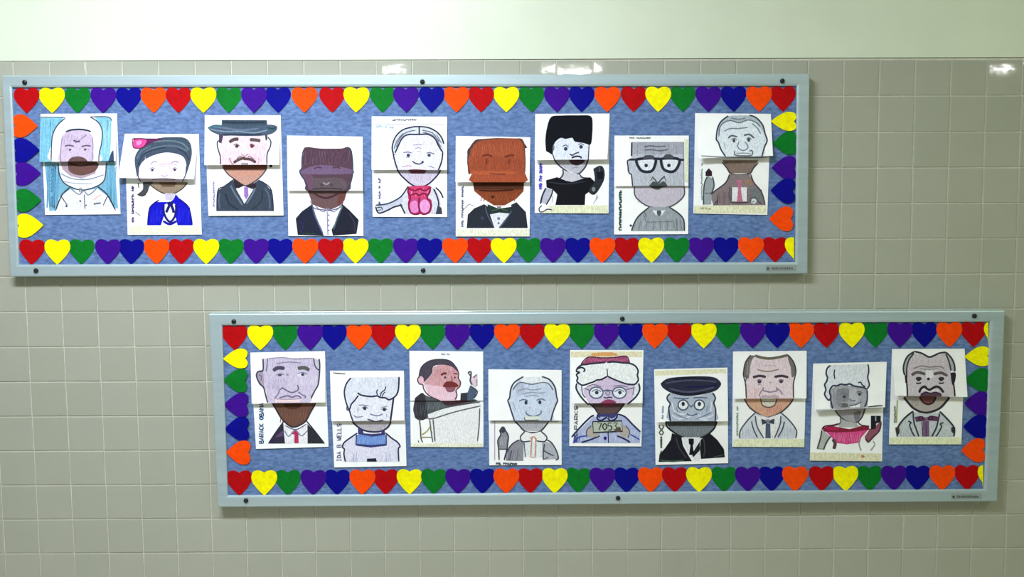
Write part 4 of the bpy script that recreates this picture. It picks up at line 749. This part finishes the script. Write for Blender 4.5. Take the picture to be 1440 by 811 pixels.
def d(A):   # black cap, beard
    A.F((240,238,204), [(70,46),(612,28),(614,72),(72,92)])
    A.F((182,192,212), [(185,225),(300,245),(400,245),(508,218),(532,262),(525,300),(530,350),(528,442),(186,442),(176,330),(186,310),(165,272)], True)
    A.F((44,46,66), [(113,152),(160,116),(250,102),(400,96),(520,104),(572,145),(562,180),(520,212),(400,240),(300,246),(200,226),(132,186)], True)
    for p,c in (([(150,150),(280,130),(420,128),(540,140)],(76,80,104)),([(180,190),(300,215),(420,205),(520,180)],(80,84,110)),([(220,120),(350,110),(480,120)],(30,30,46)),([(200,215),(320,236),(460,220)],(26,28,40)),([(300,180),(450,175),(540,165)],(30,30,80))): A.L(c,10,p)
    A.L((50,54,74),9,[(186,228),(165,250),(165,275),(186,305),(176,335),(178,370),(188,440)]); A.L((50,54,74),9,[(508,222),(530,262),(518,300),(532,350),(528,440)]); A.L((90,100,124),7,[(210,260),(290,268),(330,262)]); A.L((90,100,124),7,[(360,262),(410,258),(470,262)])
    for cx_ in (285,408): A.E((240,244,250),cx_,315,37,37,18); A.R((76,84,106),8,cx_,315,39,38); A.E((46,50,70),cx_,307,13,17)
    A.L((100,110,136),7,[(330,310),(345,330),(362,312)]); A.L((100,110,136),8,[(312,380),(345,396),(395,380)])
    for p in ([(200,390),(250,420),(310,410),(345,400)],[(210,350),(240,380),(300,385)],[(400,390),(450,415),(515,390)],[(390,405),(430,425),(480,430)],[(200,300),(215,360)],[(500,290),(495,370)]): A.L((226,232,242),9,p); 
    for p in ([(215,370),(260,400),(320,420)],[(380,420),(440,400),(500,370)],[(230,330),(245,370)],[(470,320),(460,370)]): A.L((120,132,160),6,p)
    A.F((122,128,136), [(152,438),(542,438),(520,490),(440,555),(340,568),(262,550),(185,500)]); A.F((82,84,90), [(158,438),(540,438),(530,475),(170,475)]); A.Z((146,152,160),8,220,490,480,540,24,3); A.L((34,36,44),10,[(154,440),(160,475),(190,505),(262,552),(340,570),(440,556),(515,500),(542,440)])  # darker band under the leaf edge has the leaf's shade painted in
    A.F((240,242,248), [(275,560),(415,560),(412,738),(365,738),(320,680)]); A.F((30,30,40), [(200,528),(272,560),(282,620),(320,690),(352,742),(98,748),(105,690),(150,640),(190,580)]); A.F((28,28,36), [(482,524),(545,580),(595,650),(602,712),(420,725),(412,640),(418,580)]); A.F((34,34,44), [(412,590),(350,690),(362,712),(412,660)])
    A.F((22,22,30), [(326,570),(366,570),(366,608),(358,620),(368,692),(330,695),(340,622),(328,608)]); A.L((64,90,70),9,[(110,735),(200,742),(290,735)]); A.L((60,84,66),9,[(110,690),(120,660)]); A.L((60,80,66),8,[(520,710),(600,690)]); A.L((66,66,80),7,[(230,560),(255,640),(310,720)]); A.L((66,66,80),7,[(440,570),(450,650),(440,710)])
    A.K((130,150,190),5,128,420,130,320,7,9,3); A.V((74,88,80),8,102,640,450,'MALCO',32) if False else A.V((74,88,80),8,102,540,455,'OC',34); A.K((84,96,90),7,118,640,118,555,7,15,5)
sheet(908,511,[(919.8,519),(1023,516.6),(1024,651),(921.9,653.5)],[(919.8,519),(1023,516.6),(1023.8,592),(923,593.5)],'drawing of a bearded face under a black cap with black coat',d,bulge=.008)

def d(A):   # smiling man, grey jacket
    A.F((236,216,226), [(212,90),(300,98),(420,92),(488,80),(520,140),(532,230),(530,408),(170,408),(162,240),(190,150)]); A.Z((240,196,196),9,180,330,260,400,12,3); A.Z((226,196,212),6,230,120,500,180,30,4)
    A.F((124,114,118), [(200,78),(165,130),(150,200),(160,242),(188,252),(196,180),(215,110),(240,82)], True); A.F((118,116,116), [(488,78),(530,130),(547,190),(536,232),(515,242),(508,170),(488,110)], True); A.Z((160,156,160),5,170,120,205,220,8,5)
    A.L((112,106,92),16,[(236,80),(290,96),(350,102),(420,92),(490,76)]); A.L((70,66,76),8,[(204,76),(165,130),(150,200),(150,235),(165,300),(170,405)]); A.L((70,66,76),8,[(490,76),(530,130),(547,192),(540,240),(528,300),(530,405)]); A.L((96,86,96),6,[(150,240),(170,245),(160,300)])
    A.L((166,146,134),9,[(252,185),(300,198),(350,200),(418,184)]); A.L((200,184,190),6,[(290,160),(350,155),(400,162)]); A.L((76,66,74),15,[(220,246),(270,234),(320,242)]); A.L((76,66,74),15,[(384,242),(440,234),(490,246)])
    A.E((74,62,84),270,279,15,13); A.E((74,62,84),435,277,15,13); A.L((150,130,150),6,[(250,270),(270,262),(292,274)]); A.L((150,130,150),6,[(415,270),(435,262),(456,272)]); A.L((150,130,150),6,[(260,300),(285,304)]); A.E((200,176,196),352,285,10,8)
    A.L((150,126,146),8,[(300,322),(298,345),(325,352),(350,358),(380,352),(405,345),(400,320)]); A.L((160,136,154),7,[(300,330),(278,360),(268,392)]); A.L((160,136,154),7,[(408,332),(432,352),(448,380)]); A.F((202,176,190), [(275,392),(310,378),(345,386),(385,376),(420,390),(400,408),(285,408)], True)
    A.F((222,172,150), [(158,406),(528,406),(492,460),(432,512),(350,547),(300,542),(230,502),(185,462)]); A.Z((226,196,150),9,190,430,280,480,12,6); A.Z((220,140,130),9,330,460,440,520,14,7); A.F((228,220,208), [(282,406),(398,406),(388,452),(342,472),(295,456)], True); A.L((124,92,84),8,[(280,408),(292,455),(340,474),(388,454),(400,408)]); A.L((160,140,130),5,[(290,430),(395,430)])
    A.L((84,74,80),9,[(156,408),(186,462),(232,504),(300,543),(350,548),(432,512),(492,460),(528,410)])
    A.F((220,224,238), [(235,517),(180,570),(125,650),(118,712),(552,710),(552,650),(500,575),(437,517),(340,552)]); A.Z((196,204,222),7,140,640,250,700,16,8); A.Z((196,204,222),7,430,620,540,700,16,9); A.F((242,242,247), [(240,532),(335,552),(432,522),(420,600),(382,712),(288,712),(258,620)])
    for p in ([(238,515),(180,572),(125,650),(120,710)],[(435,515),(500,575),(552,650),(545,708)],[(240,540),(245,590),(262,640),(302,708)],[(210,580),(225,640),(255,705)],[(432,540),(430,590),(410,650),(385,705)],[(460,580),(445,640),(410,700)]): A.L((78,84,100),8,p)
    A.F((68,72,90), [(284,560),(335,578),(384,558),(382,602),(335,590),(290,606)]); A.E((130,134,150),334,576,18,12); A.F((82,96,118), [(318,595),(352,595),(356,708),(315,708)])
    A.F((238,242,208), [(76,716),(612,714),(612,774),(70,774)]); A.K((150,172,150),5,102,690,102,450,8,16,5); A.L((96,100,70),8,[(120,660),(122,705)],False)
sheet(1018,485,[(1030.8,494),(1134.4,493),(1131,628.6),(1029.6,628)],[(1030.8,494),(1134.4,493),(1134,560),(1031,560.5)],'drawing of a smiling man with bow tie and light grey jacket',d,bulge=.007)

def d(A):   # wavy hair, pink dress, phone
    A.F((232,236,246), [(200,55),(492,48),(500,210),(470,238),(400,218),(300,205),(210,225),(200,310),(160,280),(165,180)])
    A.F((172,172,182), [(205,300),(215,232),(300,208),(400,220),(482,242),(484,320),(462,395),(225,400)], True); A.F((140,140,150), [(255,240),(340,230),(350,300),(300,380),(250,340)],True); A.F((190,190,200), [(350,240),(400,235),(420,330),(350,330)],True); A.Z((150,150,162),7,230,260,290,370,14,3)
    for p,wd in (([(204,58),(180,80),(172,120),(182,150),(176,178),(160,205),(170,240),(160,275),(175,305),(195,322),(208,295),(198,262),(205,235),(225,212),(255,212),(285,200),(320,205),(350,198),(380,212),(420,220),(455,225),(478,238)],10),([(238,88),(232,120),(238,162)],8),([(490,48),(496,100),(488,150),(500,200),(492,225),(478,236)],9),([(415,190),(435,185),(445,205),(470,220)],8),([(204,305),(215,360),(222,392)],9),([(482,240),(484,320),(460,385)],9)): A.L((56,62,84),wd,p)
    A.E((70,70,84),310,294,14,12); A.E((70,70,84),425,275,14,12); A.L((110,110,124),6,[(285,275),(310,268),(335,282)]); A.L((110,110,124),6,[(400,262),(425,255),(446,266)]); A.L((110,110,124),7,[(350,310),(365,328),(395,322)]); A.F((104,106,108), [(290,345),(330,345),(340,372),(295,375)],True); A.F((244,244,248), [(355,368),(395,362),(432,342),(428,376),(360,382)]); A.L((90,90,104),6,[(350,362),(400,355),(440,335)])
    A.L((210,214,214),8,[(95,396),(300,388),(480,376),(608,366)],False); A.L((56,62,74),8,[(490,372),(550,366),(600,362)],False); A.L((150,154,160),4,[(95,404),(350,392),(600,378)],False)
    A.F((176,172,180), [(240,385),(470,372),(442,450),(402,490),(330,482),(272,432)]); A.F((128,120,132), [(380,420),(430,400),(430,450),(395,480)],True); A.L((70,70,82),9,[(240,398),(272,440),(330,484),(402,490),(445,448),(468,385)]); A.F((188,190,192), [(282,462),(330,482),(402,492),(425,525),(265,528)]); A.L((100,92,104),7,[(278,455),(275,500),(180,525)])
    A.F((226,78,146), [(160,552),(300,560),(490,548),(442,600),(420,645),(330,657),(240,645),(205,592)]); A.Z((240,130,180),9,225,575,430,640,24,4); A.F((146,38,64), [(148,532),(200,515),(262,526),(350,542),(430,520),(490,515),(505,545),(400,560),(250,567),(150,560)]); A.F((190,40,90), [(180,525),(262,528),(260,548),(180,545)],True)
    A.L((90,30,60),8,[(140,545),(160,520),(220,512),(268,500)]); A.L((90,30,60),8,[(415,490),(440,512),(500,520)])
    A.F((186,190,188), [(150,555),(205,595),(180,650),(150,697),(102,692),(128,610)]); A.L((76,76,88),9,[(140,550),(128,612),(104,692)]); A.L((76,76,88),9,[(208,595),(175,640),(152,698)]); A.L((96,72,78),20,[(222,618),(240,650),(230,692)]); A.L((150,160,130),7,[(110,690),(150,692)])
    A.F((150,90,110), [(465,600),(505,540),(545,520),(590,480),(585,520),(560,575),(500,640),(478,630)],True); A.L((84,60,76),9,[(590,490),(575,555),(525,605),(492,640),(470,610)]); A.F((36,36,48), [(512,440),(588,440),(586,488),(552,498),(548,540),(512,544)]); A.F((180,184,200), [(545,445),(553,445),(553,480),(545,480)])
    A.L((150,150,160),7,[(432,618),(422,650),(428,680),(440,705)]); A.L((150,150,160),6,[(528,632),(542,658),(525,685),(508,705)]); A.F((236,232,200), [(52,718),(592,728),(590,786),(48,780)]); A.K((200,140,80),6,440,750,470,745,10,4,3)
sheet(1130,503,[(1143.5,511),(1243.5,508.5),(1240.4,648.5),(1138.8,647.5)],[(1143.5,511),(1247,508.5),(1244.5,572.5),(1146,578)],'drawing of a woman in a pink off-shoulder dress holding up a dark phone',d,bulge=.011)

def d(A):   # moustached man, outlined lapels
    A.F((210,200,210), [(205,110),(245,72),(300,80),(360,103),(420,88),(480,75),(520,130),(528,220),(552,300),(552,402),(195,402),(188,240)]); A.Z((196,182,196),7,230,120,500,200,30,3); A.F((232,230,238), [(335,200),(385,200),(385,260),(335,260)],True)
    A.F((176,184,188), [(250,60),(200,92),(170,150),(165,220),(190,260),(190,190),(210,120),(245,75)]); A.F((176,184,188), [(490,65),(530,110),(552,160),(556,215),(526,205),(512,140),(490,85)])
    for p,wd in (([(250,60),(200,92),(170,150),(165,205),(175,240)],10),([(244,72),(206,125),(190,190),(190,260)],9),([(250,60),(300,72),(335,90),(362,102),(395,92),(440,72),(490,66)],11),([(490,66),(530,110),(552,160),(556,212)],10),([(486,75),(512,140),(526,205)],9),([(190,300),(194,350),(195,402)],10),([(545,300),(552,350),(556,402)],10)): A.L((60,56,66),wd,p)
    A.L((46,38,52),18,[(182,240),(188,300)]); A.F((46,38,52), [(522,222),(562,222),(556,290),(535,312)],True)
    A.L((140,130,140),8,[(240,190),(300,170),(360,178),(440,174),(472,190)]); A.L((150,140,150),6,[(290,190),(360,196),(430,188)]); A.L((100,90,96),17,[(226,240),(270,218),(332,232)]); A.L((100,90,96),17,[(394,232),(450,222),(500,245)])
    for x in (280,452): A.L((66,56,68),16,[(x-20,270),(x+2,262),(x+22,270)]); A.E((44,40,50),x,278,12,9); A.L((66,56,68),9,[(x-20,298),(x,302),(x+20,297)]); A.L((200,190,200),5,[(x-20,287),(x+20,287)],False)
    A.E((56,50,60),355,268,12,11); A.L((46,36,46),14,[(284,372),(298,342),(325,326),(345,345),(368,350),(392,335),(420,326),(448,342),(470,372)]); A.F((90,66,84), [(295,392),(335,370),(370,380),(410,372),(452,384),(442,404),(300,404)], True); A.L((56,46,60),8,[(295,388),(335,368),(370,378),(410,370),(452,384)]); A.L((232,230,236),7,[(300,360),(330,350),(360,365),(400,352),(440,362)])
    A.F((188,178,176), [(168,402),(515,402),(442,492),(362,522),(300,517),(238,492)]); A.F((128,78,78), [(288,402),(412,402),(392,446),(350,462),(310,442)], True); A.L((60,40,50),10,[(288,405),(310,442),(350,462),(392,446),(412,405)]); A.Z((170,160,160),7,220,430,280,480,10,5)
    A.L((56,50,60),13,[(168,408),(200,448),(240,490),(300,520),(362,522),(440,492),(490,440),(515,408)])
    A.F((206,212,220), [(238,517),(170,570),(120,640),(113,708),(552,708),(552,640),(500,575),(442,520),(350,535)]); A.Z((184,192,202),7,140,640,230,700,14,6)
    for p,wd in (([(240,512),(170,570),(122,640),(118,706)],11),([(440,515),(500,575),(550,640),(548,706)],11),([(238,520),(245,600),(262,650),(282,706)],10),([(200,590),(222,600),(212,620),(230,670),(250,706)],9),([(440,530),(425,600),(410,650),(380,706)],10),([(470,600),(445,610),(455,630),(430,680),(410,706)],9),([(305,590),(310,706)],8)): A.L((62,66,76),wd,p)
    A.F((126,96,134), [(312,585),(360,585),(362,706),(310,706)]); A.L((80,60,90),6,[(335,600),(338,706)],False); A.F((104,64,96), [(250,558),(290,550),(335,562),(385,546),(430,556),(432,592),(340,582),(262,596)]); A.R((64,40,66),7,300,568,16,14); A.R((64,40,66),7,372,566,16,14); A.L((170,130,160),6,[(325,572),(350,572)],False)
    A.F((66,66,66), [(102,640),(130,632),(135,680),(112,690)],True); A.F((56,56,60), [(528,635),(558,635),(552,680),(530,670)],True); A.F((240,244,208), [(62,714),(604,714),(604,770),(56,768)]); A.L((168,178,120),10,[(118,430),(112,600)]); A.K((120,130,110),5,100,600,100,470,7,9,4)
sheet(1240,483,[(1254.4,490.5),(1356.5,490),(1352,624.5),(1250,624.5)],[(1254.4,490.5),(1356.5,490),(1360.5,558),(1259,556)],'drawing of a moustached man with outlined lapels, rightmost on the lower board',d,bulge=.010)
